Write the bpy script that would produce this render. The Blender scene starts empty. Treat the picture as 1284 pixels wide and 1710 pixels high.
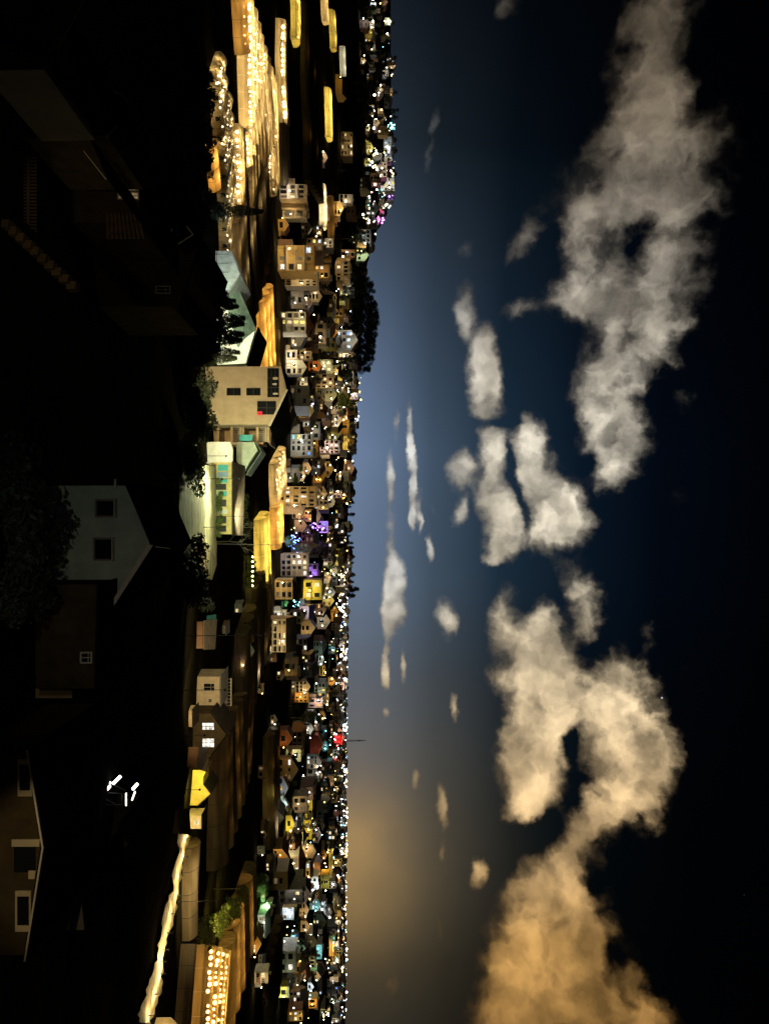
import bpy, math, random
from mathutils import Vector, Matrix
random.seed(7)
S = bpy.context.scene
COL = S.collection
R = math.radians
F = 1221.0                     # focal length in photo pixels
PITCH = math.atan(42 / F)      # eye level lies at H = 600
# ---------------------------------------------------------------- photo -> world
# The photo lies on its side: X = photo row (runs to the right in the place), H = photo column (runs up).
def ray(X, H):
    a, b = (X - 855) / F, (H - 642) / F
    c, s = math.cos(PITCH), math.sin(PITCH)
    v = Vector((a, c - b * s, s + b * c))
    return v / v.y
def P(X, H, d): return ray(X, H) * d
DS = [0, 20, 45, 70, 100, 140, 180, 230, 300, 400, 550, 750, 1000, 1400, 2000, 3000, 9000, 20000]
TAB = [
 (-1.6, [-9, -14, -21, -26, -31, -35, -38, -42, -44, -43, -28, -5, 25, 60, 58, 20, -190, -500]),
 (-.70, [-9, -14, -21, -26, -31, -35, -38, -42, -44, -43, -28, -5, 25, 60, 58, 20, -190, -500]),
 (-.455, [-9, -14, -21, -26, -31, -35, -38, -42, -45, -43, -29, -6, 27, 62, 50, 10, -190, -500]),
 (-.33, [-9, -14, -21, -26, -30, -34, -38, -42, -45, -44, -31, -8, 8, 14, 10, -20, -190, -500]),
 (-.209, [-9, -14, -21, -25, -28, -33, -38, -43, -46, -44, -36, -18, -3, -3, -12, -56, -190, -500]),
 (.037, [-9, -14, -20, -23, -27, -31, -36, -42, -46, -45, -42, -36, -22, -23, -36, -56, -190, -500]),
 (.16, [-9, -14, -20, -23, -27, -32, -37, -42, -46, -46, -43, -40, -34, -33, -42, -56, -190, -500]),
 (.283, [-9, -14, -20, -24, -28, -33, -38, -43, -46, -46, -44, -42, -40, -40, -44, -56, -190, -500]),
 (.528, [-9, -14, -22, -28, -33, -37, -40, -42, -44, -45, -44, -42, -40, -41, -45, -57, -190, -500]),
 (1.6, [-9, -14, -22, -28, -33, -37, -40, -42, -44, -45, -44, -42, -40, -41, -45, -57, -190, -500])]
def rowz(r, d):
    for i in range(len(DS) - 1):
        if d <= DS[i + 1]:
            t = (d - DS[i]) / (DS[i + 1] - DS[i])
            return r[i] + (r[i + 1] - r[i]) * t
    return r[-1]
def ground(x, y):
    if y < 1: return -9.0
    u = max(-1.59, min(1.59, x / y))
    for i in range(len(TAB) - 1):
        if u <= TAB[i + 1][0]:
            t = (u - TAB[i][0]) / (TAB[i + 1][0] - TAB[i][0]); t = t * t * (3 - 2 * t)
            z = rowz(TAB[i][1], y) * (1 - t) + rowz(TAB[i + 1][1], y) * t
            break
    k = min(1.0, y / 300)
    return z + k * (.8 * math.sin(x * .031 + 1.3) * math.sin(y * .027) + .4 * math.sin(x * .09 + y * .05))
def hit(X, H):
    r = ray(X, H); d = 12.0; prev = d
    while d < 6000:
        p = r * d
        if p.z < ground(p.x, p.y):
            lo, hi = prev, d
            for _ in range(18):
                m = (lo + hi) / 2; q = r * m
                if q.z < ground(q.x, q.y): hi = m
                else: lo = m
            q = r * hi
            return Vector((q.x, q.y, ground(q.x, q.y)))
        prev = d; d *= 1.012
    q = r * 2900
    return Vector((q.x, q.y, ground(q.x, q.y)))
def gpt(X, d):                  # ground point in photo row X at depth d
    x = (X - 855) / F * d
    return Vector((x, d, ground(x, d)))
# ---------------------------------------------------------------- materials
M = {}
def nodes(name):
    m = bpy.data.materials.new(name); m.use_nodes = True; M[name] = m
    nt = m.node_tree; return m, nt, nt.nodes['Principled BSDF']
def mat(name, c, rough=.75, var=.25, scale=1.2, bump=.15, stain=True, metal=0, stretch=(1, 1, 1)):
    m, nt, b = nodes(name)
    b.inputs['Roughness'].default_value = rough; b.inputs['Metallic'].default_value = metal; b.inputs['Specular IOR Level'].default_value = 0 if max(c) < .1 else .3
    g = nt.nodes.new('ShaderNodeTexCoord'); mp = nt.nodes.new('ShaderNodeMapping'); mp.inputs['Scale'].default_value = stretch
    nt.links.new(g.outputs['Object'], mp.inputs['Vector'])
    n = nt.nodes.new('ShaderNodeTexNoise'); n.inputs['Scale'].default_value = scale; n.inputs['Detail'].default_value = 6; n.inputs['Roughness'].default_value = .65
    nt.links.new(mp.outputs[0], n.inputs['Vector'])
    r = nt.nodes.new('ShaderNodeValToRGB'); r.color_ramp.elements[0].position = .3; r.color_ramp.elements[1].position = .7
    r.color_ramp.elements[0].color = (*[v * (1 - var) for v in c], 1); r.color_ramp.elements[1].color = (*[min(1, v * (1 + var * .6)) for v in c], 1)
    nt.links.new(n.outputs['Fac'], r.inputs['Fac']); nt.links.new(r.outputs['Color'], b.inputs['Base Color'])
    if bump:
        n2 = nt.nodes.new('ShaderNodeTexNoise'); n2.inputs['Scale'].default_value = scale * 9; n2.inputs['Detail'].default_value = 4
        nt.links.new(mp.outputs[0], n2.inputs['Vector'])
        bp = nt.nodes.new('ShaderNodeBump'); bp.inputs['Strength'].default_value = bump; bp.inputs['Distance'].default_value = .05
        nt.links.new(n2.outputs['Fac'], bp.inputs['Height']); nt.links.new(bp.outputs[0], b.inputs['Normal'])
    return m
def corrugated(name, c, scale=9, axis='X', rough=.5, metal=.0):
    m, nt, b = nodes(name)
    b.inputs['Roughness'].default_value = rough; b.inputs['Metallic'].default_value = metal
    g = nt.nodes.new('ShaderNodeTexCoord')
    w = nt.nodes.new('ShaderNodeTexWave'); w.bands_direction = axis; w.inputs['Scale'].default_value = scale; w.inputs['Distortion'].default_value = .2
    nt.links.new(g.outputs['Object'], w.inputs['Vector'])
    n = nt.nodes.new('ShaderNodeTexNoise'); n.inputs['Scale'].default_value = .7; n.inputs['Detail'].default_value = 7
    nt.links.new(g.outputs['Object'], n.inputs['Vector'])
    r = nt.nodes.new('ShaderNodeValToRGB'); r.color_ramp.elements[0].position = .35; r.color_ramp.elements[1].position = .7
    r.color_ramp.elements[0].color = (*[v * .55 for v in c], 1); r.color_ramp.elements[1].color = (*c, 1)
    nt.links.new(n.outputs['Fac'], r.inputs['Fac']); nt.links.new(r.outputs['Color'], b.inputs['Base Color'])
    bp = nt.nodes.new('ShaderNodeBump'); bp.inputs['Strength'].default_value = .5; bp.inputs['Distance'].default_value = .06
    nt.links.new(w.outputs['Fac'], bp.inputs['Height']); nt.links.new(bp.outputs[0], b.inputs['Normal'])
    return m
def emis(name, c, s, sample=False, vary=0):
    m, nt, b = nodes(name)
    nt.nodes.remove(b); e = nt.nodes.new('ShaderNodeEmission'); e.inputs['Color'].default_value = (*c, 1); e.inputs['Strength'].default_value = s
    if vary:                       # curtains and furniture behind a lit window
        g = nt.nodes.new('ShaderNodeTexCoord'); n = nt.nodes.new('ShaderNodeTexNoise'); n.inputs['Scale'].default_value = 1.3; n.inputs['Detail'].default_value = 3
        oi = nt.nodes.new('ShaderNodeObjectInfo'); ad = nt.nodes.new('ShaderNodeVectorMath'); ad.operation = 'MULTIPLY_ADD'
        nt.links.new(g.outputs['Object'], ad.inputs[0]); ad.inputs[1].default_value = (1, 1, 1)
        nt.links.new(oi.outputs['Location'], ad.inputs[2]); nt.links.new(ad.outputs[0], n.inputs['Vector'])
        mr = nt.nodes.new('ShaderNodeMapRange'); mr.inputs[1].default_value = .3; mr.inputs[2].default_value = .7; mr.inputs[3].default_value = s * (1 - vary); mr.inputs[4].default_value = s
        nt.links.new(n.outputs['Fac'], mr.inputs[0]); nt.links.new(mr.outputs[0], e.inputs['Strength'])
    nt.links.new(e.outputs[0], nt.nodes['Material Output'].inputs['Surface'])
    m.cycles.emission_sampling = 'AUTO' if sample else 'NONE'
    return m
def film(name, c, clear):
    m, nt, b = nodes(name); nt.nodes.remove(b)
    g = nt.nodes.new('ShaderNodeTexCoord'); n = nt.nodes.new('ShaderNodeTexNoise'); n.inputs['Scale'].default_value = .35; n.inputs['Detail'].default_value = 6
    mp = nt.nodes.new('ShaderNodeMapping'); mp.inputs['Scale'].default_value = (.25, 3, 1)
    nt.links.new(g.outputs['Object'], mp.inputs['Vector']); nt.links.new(mp.outputs[0], n.inputs['Vector'])
    r = nt.nodes.new('ShaderNodeValToRGB'); r.color_ramp.elements[0].position = .3; r.color_ramp.elements[1].position = .65
    r.color_ramp.elements[0].color = (*[v * .45 for v in c], 1); r.color_ramp.elements[1].color = (*c, 1)
    nt.links.new(n.outputs['Fac'], r.inputs['Fac'])
    t = nt.nodes.new('ShaderNodeBsdfTranslucent'); d = nt.nodes.new('ShaderNodeBsdfDiffuse'); x = nt.nodes.new('ShaderNodeBsdfTransparent')
    nt.links.new(r.outputs[0], t.inputs[0]); nt.links.new(r.outputs[0], d.inputs[0])
    m1 = nt.nodes.new('ShaderNodeMixShader'); m1.inputs[0].default_value = .4
    nt.links.new(t.outputs[0], m1.inputs[1]); nt.links.new(d.outputs[0], m1.inputs[2])
    m2 = nt.nodes.new('ShaderNodeMixShader'); m2.inputs[0].default_value = clear
    nt.links.new(m1.outputs[0], m2.inputs[1]); nt.links.new(x.outputs[0], m2.inputs[2])
    nt.links.new(m2.outputs[0], nt.nodes['Material Output'].inputs['Surface'])
    return m
def leafmat(name, c):
    m, nt, b = nodes(name); b.inputs['Roughness'].default_value = .7
    g = nt.nodes.new('ShaderNodeTexCoord'); n = nt.nodes.new('ShaderNodeTexNoise'); n.inputs['Scale'].default_value = .8; n.inputs['Detail'].default_value = 4
    nt.links.new(g.outputs['Object'], n.inputs['Vector'])
    r = nt.nodes.new('ShaderNodeValToRGB'); r.color_ramp.elements[0].position = .3; r.color_ramp.elements[1].position = .7
    r.color_ramp.elements[0].color = (*[v * .45 for v in c], 1); r.color_ramp.elements[1].color = (*[v * 1.35 for v in c], 1)
    nt.links.new(n.outputs['Fac'], r.inputs['Fac']); nt.links.new(r.outputs[0], b.inputs['Base Color'])
    return m
for n_, c_ in dict(cream=(.55, .45, .3), tan=(.5, .36, .2), white=(.62, .6, .54), grey=(.34, .34, .33), ochre=(.55, .36, .12), pink=(.5, .32, .27),
                   pale_green=(.42, .5, .4), brown=(.25, .14, .08), rust=(.34, .13, .06), red=(.3, .06, .05), blue_wall=(.25, .36, .5), teal=(.08, .42, .42), yellow=(.6, .48, .12)).items():
    mat(n_, c_, .8, .28, .6, .12)
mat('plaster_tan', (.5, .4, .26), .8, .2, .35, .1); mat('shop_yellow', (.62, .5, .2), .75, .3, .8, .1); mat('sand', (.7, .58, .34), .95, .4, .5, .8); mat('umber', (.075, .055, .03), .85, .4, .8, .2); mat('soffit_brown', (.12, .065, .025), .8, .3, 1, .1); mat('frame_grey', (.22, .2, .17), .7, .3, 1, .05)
mat('concrete', (.3, .29, .27), .85, .35, .9, .2); mat('soil', (.09, .065, .04), .95, .5, .05, .4)
mat('pale_earth', (.36, .31, .18), .95, .75, .5, .9, stretch=(.35, 1.6, 1)); mat('asphalt', (.05, .05, .05), .8, .3, .4, .2)
mat('dark_tile', (.035, .03, .028), .7, .4, 1.5, .3); mat('red_tile', (.16, .06, .04), .75, .4, 1.5, .3); mat('black_roof', (.008, .008, .009), .8, .3, 1, .1)
mat('trim', (.6, .55, .45), .6, .15, 1, .05); mat('dark_metal', (.05, .05, .05), .5, .3, 2, .1, metal=.4); mat('wood', (.14, .09, .05), .8, .4, 2, .3, stretch=(1, 1, .2))
corrugated('tin_grey', (.3, .32, .34), 6, 'X', .5, .1); corrugated('tin_brown', (.2, .14, .1), 6, 'X', .6); corrugated('tin_green', (.3, .4, .32), 6, 'X', .5)
corrugated('tin_tan', (.42, .34, .22), 6, 'X', .6); corrugated('tin_blue', (.25, .28, .6), 6, 'X', .5); corrugated('cladding', (.42, .46, .5), 5, 'X', .5, .1)
film('film_clear', (.72, .55, .28), .34); film('film_dull', (.42, .32, .17), .12); film('film_dark', (.26, .2, .12), .02)
leafmat('pine_leaf', (.022, .035, .016)); leafmat('leaf', (.05, .075, .02)); leafmat('leaf_light', (.1, .14, .03)); leafmat('grass_leaf', (.08, .1, .02))
mat('bark', (.16, .12, .09), .9, .4, 2, .4); mat('pale_bark', (.45, .4, .3), .9, .3, 2, .3)
m, nt, b = nodes('glass'); b.inputs['Base Color'].default_value = (.01, .012, .014, 1); b.inputs['Roughness'].default_value = .12
CW = dict(warm=(1, .78, .42), white=(1, .93, .8), cool=(.75, .88, 1), orange=(1, .55, .14), yellow=(1, .82, .2), cyan=(.3, .85, .9), blue=(.2, .38, 1),
          purple=(.45, .2, 1), magenta=(1, .2, .9), red=(1, .06, .06), green=(.45, 1, .35), lime=(.92, 1, .58))
for k, c in CW.items():
    emis('bulb_' + k, c, 34); emis('far_' + k, c, 10); emis('dim_' + k, c, 1.3)
    emis('win_' + k, c, 1.9, vary=.85)
emis('win_dim', (1, .7, .35), .25, vary=.8)
emis('led_white', (1, .95, .8), 6)
# ---------------------------------------------------------------- mesh builder
class MB:
    def __init__(s): s.v = []; s.f = []; s.m = []
    def poly(s, pts, mi=0):
        i = len(s.v); s.v += [tuple(p) for p in pts]; s.f.append(tuple(range(i, i + len(pts)))); s.m.append(mi)
    def box(s, x0, x1, y0, y1, z0, z1, mi=0):
        c = [(x0, y0, z0), (x1, y0, z0), (x1, y1, z0), (x0, y1, z0), (x0, y0, z1), (x1, y0, z1), (x1, y1, z1), (x0, y1, z1)]
        i = len(s.v); s.v += c
        for q in ((0, 3, 2, 1), (4, 5, 6, 7), (0, 1, 5, 4), (1, 2, 6, 5), (2, 3, 7, 6), (3, 0, 4, 7)):
            s.f.append(tuple(i + k for k in q)); s.m.append(mi)
    def prism(s, pts, vec, mi=0):          # polygon swept along vec
        vec = Vector(vec); n = len(pts); i = len(s.v)
        s.v += [tuple(p) for p in pts] + [tuple(Vector(p) + vec) for p in pts]
        s.f.append(tuple(range(i, i + n))); s.f.append(tuple(range(i + 2 * n - 1, i + n - 1, -1))); s.m += [mi, mi]
        for k in range(n):
            j = (k + 1) % n; s.f.append((i + k, i + n + k, i + n + j, i + j)); s.m.append(mi)
    def tube(s, a, b, r0, r1=None, n=6, mi=0, cap=True):
        a, b = Vector(a), Vector(b); r1 = r0 if r1 is None else r1
        d = (b - a).normalized(); u = d.orthogonal().normalized(); w = d.cross(u); i = len(s.v)
        for p, r in ((a, r0), (b, r1)):
            for k in range(n):
                t = 2 * math.pi * k / n; s.v.append(tuple(p + u * (r * math.cos(t)) + w * (r * math.sin(t))))
        for k in range(n):
            j = (k + 1) % n; s.f.append((i + k, i + j, i + n + j, i + n + k)); s.m.append(mi)
        if cap: s.f.append(tuple(range(i + n - 1, i - 1, -1))); s.f.append(tuple(range(i + n, i + 2 * n))); s.m += [mi, mi]
    def ball(s, c, r, mi=0, n=6, rings=4):
        c = Vector(c); i = len(s.v); s.v.append(tuple(c + Vector((0, 0, r))))
        for a in range(1, rings):
            for k in range(n):
                t = math.pi * a / rings; q = 2 * math.pi * k / n
                s.v.append(tuple(c + Vector((r * math.sin(t) * math.cos(q), r * math.sin(t) * math.sin(q), r * math.cos(t)))))
        s.v.append(tuple(c - Vector((0, 0, r)))); e = len(s.v) - 1
        for k in range(n): s.f.append((i, i + 1 + k, i + 1 + (k + 1) % n)); s.m.append(mi)
        for a in range(rings - 2):
            for k in range(n):
                o = i + 1 + a * n; s.f.append((o + k, o + n + k, o + n + (k + 1) % n, o + (k + 1) % n)); s.m.append(mi)
        o = i + 1 + (rings - 2) * n
        for k in range(n): s.f.append((o + k, e, o + (k + 1) % n)); s.m.append(mi)
    def mesh(s, name, mats, smooth=False):
        me = bpy.data.meshes.new(name); me.from_pydata(s.v, [], s.f)
        for m_ in (mats if isinstance(mats, (list, tuple)) else [mats]): me.materials.append(M[m_] if isinstance(m_, str) else m_)
        me.polygons.foreach_set('material_index', s.m)
        if smooth: me.polygons.foreach_set('use_smooth', [True] * len(s.f))
        me.update(); return me
    def build(s, name, mats, parent=None, smooth=False): return link(name, s.mesh(name, mats, smooth), parent)
def link(name, data, parent=None, loc=None, rz=0):
    o = bpy.data.objects.new(name, data); COL.objects.link(o)
    if parent: o.parent = parent
    if loc is not None: o.location = loc
    if rz: o.rotation_euler.z = rz
    return o
def tag(o, label, cat, group=None, kind=None):
    o['label'] = label; o['category'] = cat
    if group: o['group'] = group
    if kind: o['kind'] = kind
    return o
def thing(name, label, cat, loc=(0, 0, 0), rz=0, group=None):
    return tag(link(name, None, None, loc, rz), label, cat, group)
def point(loc, c, e, parent=None, radius=.3):
    l = bpy.data.lights.new('lamp_light', 'POINT'); l.energy = e; l.color = c; l.shadow_soft_size = radius
    return link('lamp_light', l, parent, loc)
def spot(loc, target, c, e, angle=90, blend=.6, parent=None, radius=.3):
    l = bpy.data.lights.new('lamp_light', 'SPOT'); l.energy = e; l.color = c; l.shadow_soft_size = radius; l.spot_size = R(angle); l.spot_blend = blend
    o = link('lamp_light', l, parent, loc); o.rotation_euler = (Vector(target) - Vector(loc)).to_track_quat('-Z', 'Y').to_euler(); return o
# ---------------------------------------------------------------- camera and render settings
cam = bpy.data.cameras.new('camera'); co = link('camera', cam)
fw = Vector((0, math.cos(PITCH), math.sin(PITCH))); up = Vector((0, -math.sin(PITCH), math.cos(PITCH)))
co.matrix_world = Matrix((( up.x, -1, -fw.x, 0), (up.y, 0, -fw.y, 0), (up.z, 0, -fw.z, 0), (0, 0, 0, 1)))   # phone held on its side: up in the place is right in the picture
cam.sensor_fit = 'VERTICAL'; cam.sensor_height = 36; cam.lens = 36 * F / 1710; cam.clip_start = .1; cam.clip_end = 40000
S.camera = co
S.view_settings.view_transform = 'Standard'; S.view_settings.look = 'None'; S.view_settings.exposure = 0; S.view_settings.gamma = 1
S.cycles.use_denoising = True; S.cycles.max_bounces = 5; S.cycles.diffuse_bounces = 1; S.cycles.transmission_bounces = 3; S.cycles.transparent_max_bounces = 10
S.cycles.sample_clamp_indirect = 3; S.cycles.caustics_reflective = False; S.cycles.caustics_refractive = False
# ---------------------------------------------------------------- night sky with clouds
W = bpy.data.worlds.new('World'); S.world = W; W.use_nodes = True
nt = W.node_tree; L = nt.links.new
bg = nt.nodes['Background']
def N(t, **k):
    n = nt.nodes.new(t)
    for a, b in k.items(): setattr(n, a, b)
    return n
def put(sock, v):
    if hasattr(v, 'is_linked') or isinstance(v, bpy.types.NodeSocket): L(v, sock)
    else: sock.default_value = v
def mth(op, a, b=None, c=None, clamp=False):
    n = N('ShaderNodeMath', operation=op, use_clamp=clamp); put(n.inputs[0], a)
    if b is not None: put(n.inputs[1], b)
    if c is not None: put(n.inputs[2], c)
    return n.outputs[0]
def vm(op, a, b=None, c=None, out=0):
    n = N('ShaderNodeVectorMath', operation=op); put(n.inputs[0], a)
    if b is not None: put(n.inputs[1], b)
    if c is not None: put(n.inputs[2], c)
    return n.outputs[out]
def mrange(v, a, b, c, d, smooth=True):
    n = N('ShaderNodeMapRange'); n.interpolation_type = 'SMOOTHSTEP' if smooth else 'LINEAR'
    put(n.inputs[0], v)
    for i, q in enumerate((a, b, c, d)): put(n.inputs[i + 1], q)
    return n.outputs[0]
def ramp(v, els):
    n = N('ShaderNodeValToRGB'); cr = n.color_ramp
    while len(cr.elements) < len(els): cr.elements.new(.5)
    for e, (p, c) in zip(cr.elements, els): e.position = p; e.color = (*c, 1)
    L(v, n.inputs[0]); return n.outputs[0]
def noise(vec, sc, det=5, rough=.55, col=False):
    n = N('ShaderNodeTexNoise'); n.inputs['Scale'].default_value = sc; n.inputs['Detail'].default_value = det; n.inputs['Roughness'].default_value = rough
    L(vec, n.inputs['Vector']); return n.outputs['Color' if col else 'Fac']
tc = N('ShaderNodeTexCoord'); dr = vm('NORMALIZE', tc.outputs['Generated'])
sx = N('ShaderNodeSeparateXYZ'); L(dr, sx.inputs[0])
AZ = mth('MULTIPLY', mth('ARCTAN2', sx.outputs[0], sx.outputs[1]), 180 / math.pi)
EL = mth('MULTIPLY', mth('ARCSINE', sx.outputs[2]), 180 / math.pi)
def azel(X, H):
    r = ray(X, H).normalized(); return math.degrees(math.atan2(r.x, r.y)), math.degrees(math.asin(r.z))
e01 = mth('DIVIDE', EL, 40, clamp=True)
blue = ramp(e01, [(0, (.135, .192, .30)), (.06, (.108, .16, .25)), (.14, (.052, .083, .128)), (.27, (.0115, .026, .047)), (.42, (.0026, .0078, .0175)), (.56, (.0007, .0022, .0055)), (.75, (.0002, .0006, .0012))])
a01 = mth('DIVIDE', mth('ADD', AZ, 45), 90, clamp=True)
side = ramp(a01, [(.0, (.06,) * 3), (.10, (.06,) * 3), (.20, (.15, .15, .14)), (.34, (.58,) * 3), (.45, (1,) * 3), (.56, (.92, .90, .85)), (.64, (.60, .54, .46)), (.75, (.31, .26, .18)), (.85, (.13, .10, .06)), (1, (.06, .04, .02))])
base = vm('MULTIPLY', blue, side)
brown = vm('SCALE', (.042, .034, .024), None); nb = brown.node
put(nb.inputs['Scale'], mth('MULTIPLY', mth('MULTIPLY', mrange(AZ, 2, 20, 0, 1), mrange(AZ, 23, 35, 1, .1)), mrange(EL, -1, 15, 1, 0)))
base = vm('ADD', base, brown)
cv = N('ShaderNodeCombineXYZ'); L(AZ, cv.inputs[0]); L(EL, cv.inputs[1])
def glow(az, el, sa, se, col):
    qa = mth('DIVIDE', mth('SUBTRACT', AZ, az), sa); qe = mth('DIVIDE', mth('SUBTRACT', EL, el), se)
    nz = mrange(noise(cv.outputs[0], .12, 3, .5), .3, .7, .72, 1.15)
    g = mth('POWER', 2.718, mth('MULTIPLY', mth('ADD', mth('MULTIPLY', qa, qa), mth('MULTIPLY', qe, qe)), -1))
    v = vm('SCALE', col); put(v.node.inputs['Scale'], mth('MULTIPLY', g, nz)); return v
base = vm('ADD', base, glow(25.2, -.3, 4.6, 3.2, (.22, .118, .018)))
base = vm('ADD', base, glow(25.5, 0, 8.5, 6.5, (.062, .038, .011)))
base = vm('ADD', base, glow(-9, -1, 8, 3.5, (.018, .028, .05)))
# faint moonlit air on top
sky = N('ShaderNodeTexSky', sky_type='NISHITA'); sky.sun_disc = False; sky.sun_elevation = R(38); sky.sun_rotation = R(200)
moon = vm('SCALE', sky.outputs[0]); moon.node.inputs['Scale'].default_value = .0001
base = vm('ADD', base, moon)
# stars
vo = N('ShaderNodeTexVoronoi'); vo.inputs['Scale'].default_value = 30; L(dr, vo.inputs['Vector'])
star = mth('MULTIPLY', mrange(vo.outputs['Distance'], .022, .045, 1, 0), mth('GREATER_THAN', vo.outputs['Color'], .78))
star = mth('MULTIPLY', star, mrange(EL, 8, 16, 0, .55))
base = vm('ADD', base, star)
# clouds: soft masses placed by azimuth and elevation, broken up by fractal noise
cv = N('ShaderNodeCombineXYZ'); L(AZ, cv.inputs[0]); L(EL, cv.inputs[1])
c0 = cv.outputs[0]
EN = mth('MULTIPLY', mth('DIVIDE', EL, 24, clamp=True), 1)       # clouds are larger overhead, finer and flatter near the horizon
w1 = vm('SUBTRACT', noise(c0, .32, 3, .5, True), (.5, .5, .5))
w2 = vm('SUBTRACT', noise(c0, 1.15, 4, .6, True), (.5, .5, .5))
s1 = vm('SCALE', w1); put(s1.node.inputs['Scale'], mth('MULTIPLY_ADD', EN, 3.4, .5))
s2 = vm('SCALE', w2); put(s2.node.inputs['Scale'], mth('MULTIPLY_ADD', EN, 1.25, .42))
cw = vm('ADD', vm('ADD', c0, s1), vm('MULTIPLY', s2, (1, .8, 0)))
BL = [(0,1110,62,55,0,.9),(75,1088,60,50,0,.9),(150,1078,62,52,0,.95),(225,1108,64,92,0,1.1),(300,1092,62,98,0,1.1),(345,1130,42,55,0,.9),(330,968,48,44,0,.55),(385,962,55,28,0,.6),(352,1022,40,42,0,.8),
(465,1000,52,56,0,1),(440,1112,58,60,0,1.05),(520,1088,60,64,0,1),(500,958,36,34,0,.8),(512,885,18,40,15,.75),(590,1018,48,50,0,.85),(580,1075,48,50,0,.9),(650,1000,48,50,0,.95),(700,1012,44,42,0,1),(745,1028,48,42,0,1.05),(792,1018,32,30,0,.7),
(388,880,44,17,-25,.5),(415,775,14,12,0,.45),(510,780,34,13,0,.75),(548,776,16,8,0,.5),(590,805,34,18,0,.95),(630,812,46,23,0,1.1),(672,812,28,18,0,.9),(735,828,28,17,0,.85),(782,824,24,14,0,.8),(832,824,38,23,0,1),(882,838,46,28,0,1.05),(930,835,32,23,0,.85),
(790,772,28,17,0,.85),(856,768,16,11,0,.8),(720,886,24,18,0,.75),(770,888,42,34,0,.95),(830,908,56,48,0,1.05),(888,925,46,46,0,1),(855,955,36,34,0,.75),
(710,662,22,4,0,.5),(700,682,35,4,0,.6),(772,686,18,6,0,.9),(842,688,30,6,0,.85),(846,702,26,4,0,.6),(912,719,18,5,0,.7),(850,652,85,6,0,.45),(965,655,40,12,0,.65),(1002,660,42,15,0,.8),(1040,648,24,7,0,.5),(1032,743,26,13,0,.8),(1117,643,22,5,0,.6),(1117,671,22,5,0,.45),(1190,645,8,5,0,.4),(1177,761,22,5,0,.6),
(970,965,26,26,0,.6),(1010,985,30,30,0,.65),(1050,972,28,22,0,.5),(1033,850,42,30,0,.85),(1090,852,42,30,0,.85),(1134,828,20,20,0,.65),(1042,905,36,22,0,.8),(1088,918,54,42,0,1.05),(1148,920,56,52,0,1.1),(1205,900,56,52,0,1.1),(1255,882,56,48,0,1.1),(1305,888,56,48,0,1.1),(1345,868,28,32,0,.8),
(1120,1035,34,30,0,.7),(1170,1030,54,52,0,.9),(1230,1046,54,62,0,1),(1290,1040,56,64,0,1),(1342,1042,44,58,0,.95),(1255,1088,46,32,0,.85),(1180,975,36,46,0,.75),(1380,985,34,34,0,.85),(1352,1085,34,22,0,.7),
(1420,965,34,40,0,.85),(1462,925,46,48,0,.85),(1502,930,56,62,0,.95),(1545,915,56,78,0,1),(1592,900,56,82,0,1),(1645,885,56,74,0,1),(1695,885,56,86,0,1.05),(1560,985,50,50,0,.7),(1625,985,56,56,0,.75),(1685,1015,56,70,0,.95),(1708,1085,36,50,0,.85),
(1600,1012,34,26,0,-.75),(1560,945,10,30,20,-.35),(1665,1040,26,10,0,-.4),(340,1045,30,9,-20,-.3),(560,1055,30,8,10,-.3),(610,1045,10,22,0,-.25),(704,822,9,34,0,-.7),(842,866,52,7,14,-.6),(775,858,34,7,8,-.5),(958,850,9,50,0,-.6),(1236,958,34,16,0,-.75),(1530,1003,26,14,0,-.45),(1640,950,16,44,0,-.35),(1478,992,22,12,0,-.4),(1570,880,14,36,0,-.25),(1690,960,24,16,0,-.4),(398,1062,44,13,-25,-.4),(1392,905,26,40,0,-.35),(1070,888,36,7,20,-.35),(455,1060,24,10,0,-.2),(1140,975,24,18,0,-.3),
(1348,739,28,7,0,1),(1427,737,18,6,0,.6),(1300,695,14,5,0,.6),(1455,800,22,10,0,.75),(1645,655,26,11,0,.3),(1552,730,18,4,0,.35),(668,1147,16,16,0,.3),(825,1135,28,20,0,.25),(1068,1083,26,20,0,.4),(8,842,22,16,0,.4),(210,722,28,6,-12,.4),(262,718,22,6,-12,.4),(560,655,14,5,0,.35),(742,684,12,4,0,.75),(812,689,13,5,0,.8),(868,690,11,5,0,.75),(874,703,13,3,0,.6),(1088,646,13,4,0,.45),(1136,641,14,5,0,.5),(800,652,26,4,0,.4),(1100,672,12,4,0,.45),(1255,635,10,4,0,.3),(1385,640,14,4,0,.3),(850,722,10,4,0,.3)]
tot = None; src = cw
for i_, (X, H, rx, rh, rot, w) in enumerate(BL):
    if tot is not None and i_ % 3 == 0: src = vm('MULTIPLY_ADD', tot, (1e-7, 1e-7, 0), cw)
    if rh < 20 and w > 0: w *= 1.3; rx *= 1.25; rh *= 1.3
    a, e = azel(X, H); a2, _ = azel(X + 10, H); _, e2 = azel(X, H + 10)
    mp = N('ShaderNodeMapping', vector_type='TEXTURE'); L(src, mp.inputs[0])
    mp.inputs['Location'].default_value = (a, e, 0); mp.inputs['Rotation'].default_value = (0, 0, R(rot)); mp.inputs['Scale'].default_value = (rx / 10 * (a2 - a), rh / 10 * (e2 - e), 1)
    g = mrange(vm('LENGTH', mp.outputs[0], out=1), .1, 1.85, w, 0)
    tot = g if tot is None else mth('ADD', tot, g)
core = mth('MINIMUM', tot, 1.3)
n1 = noise(cw, .42, 5, .46); n2 = noise(cw, 1.5, 5, .5)
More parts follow.
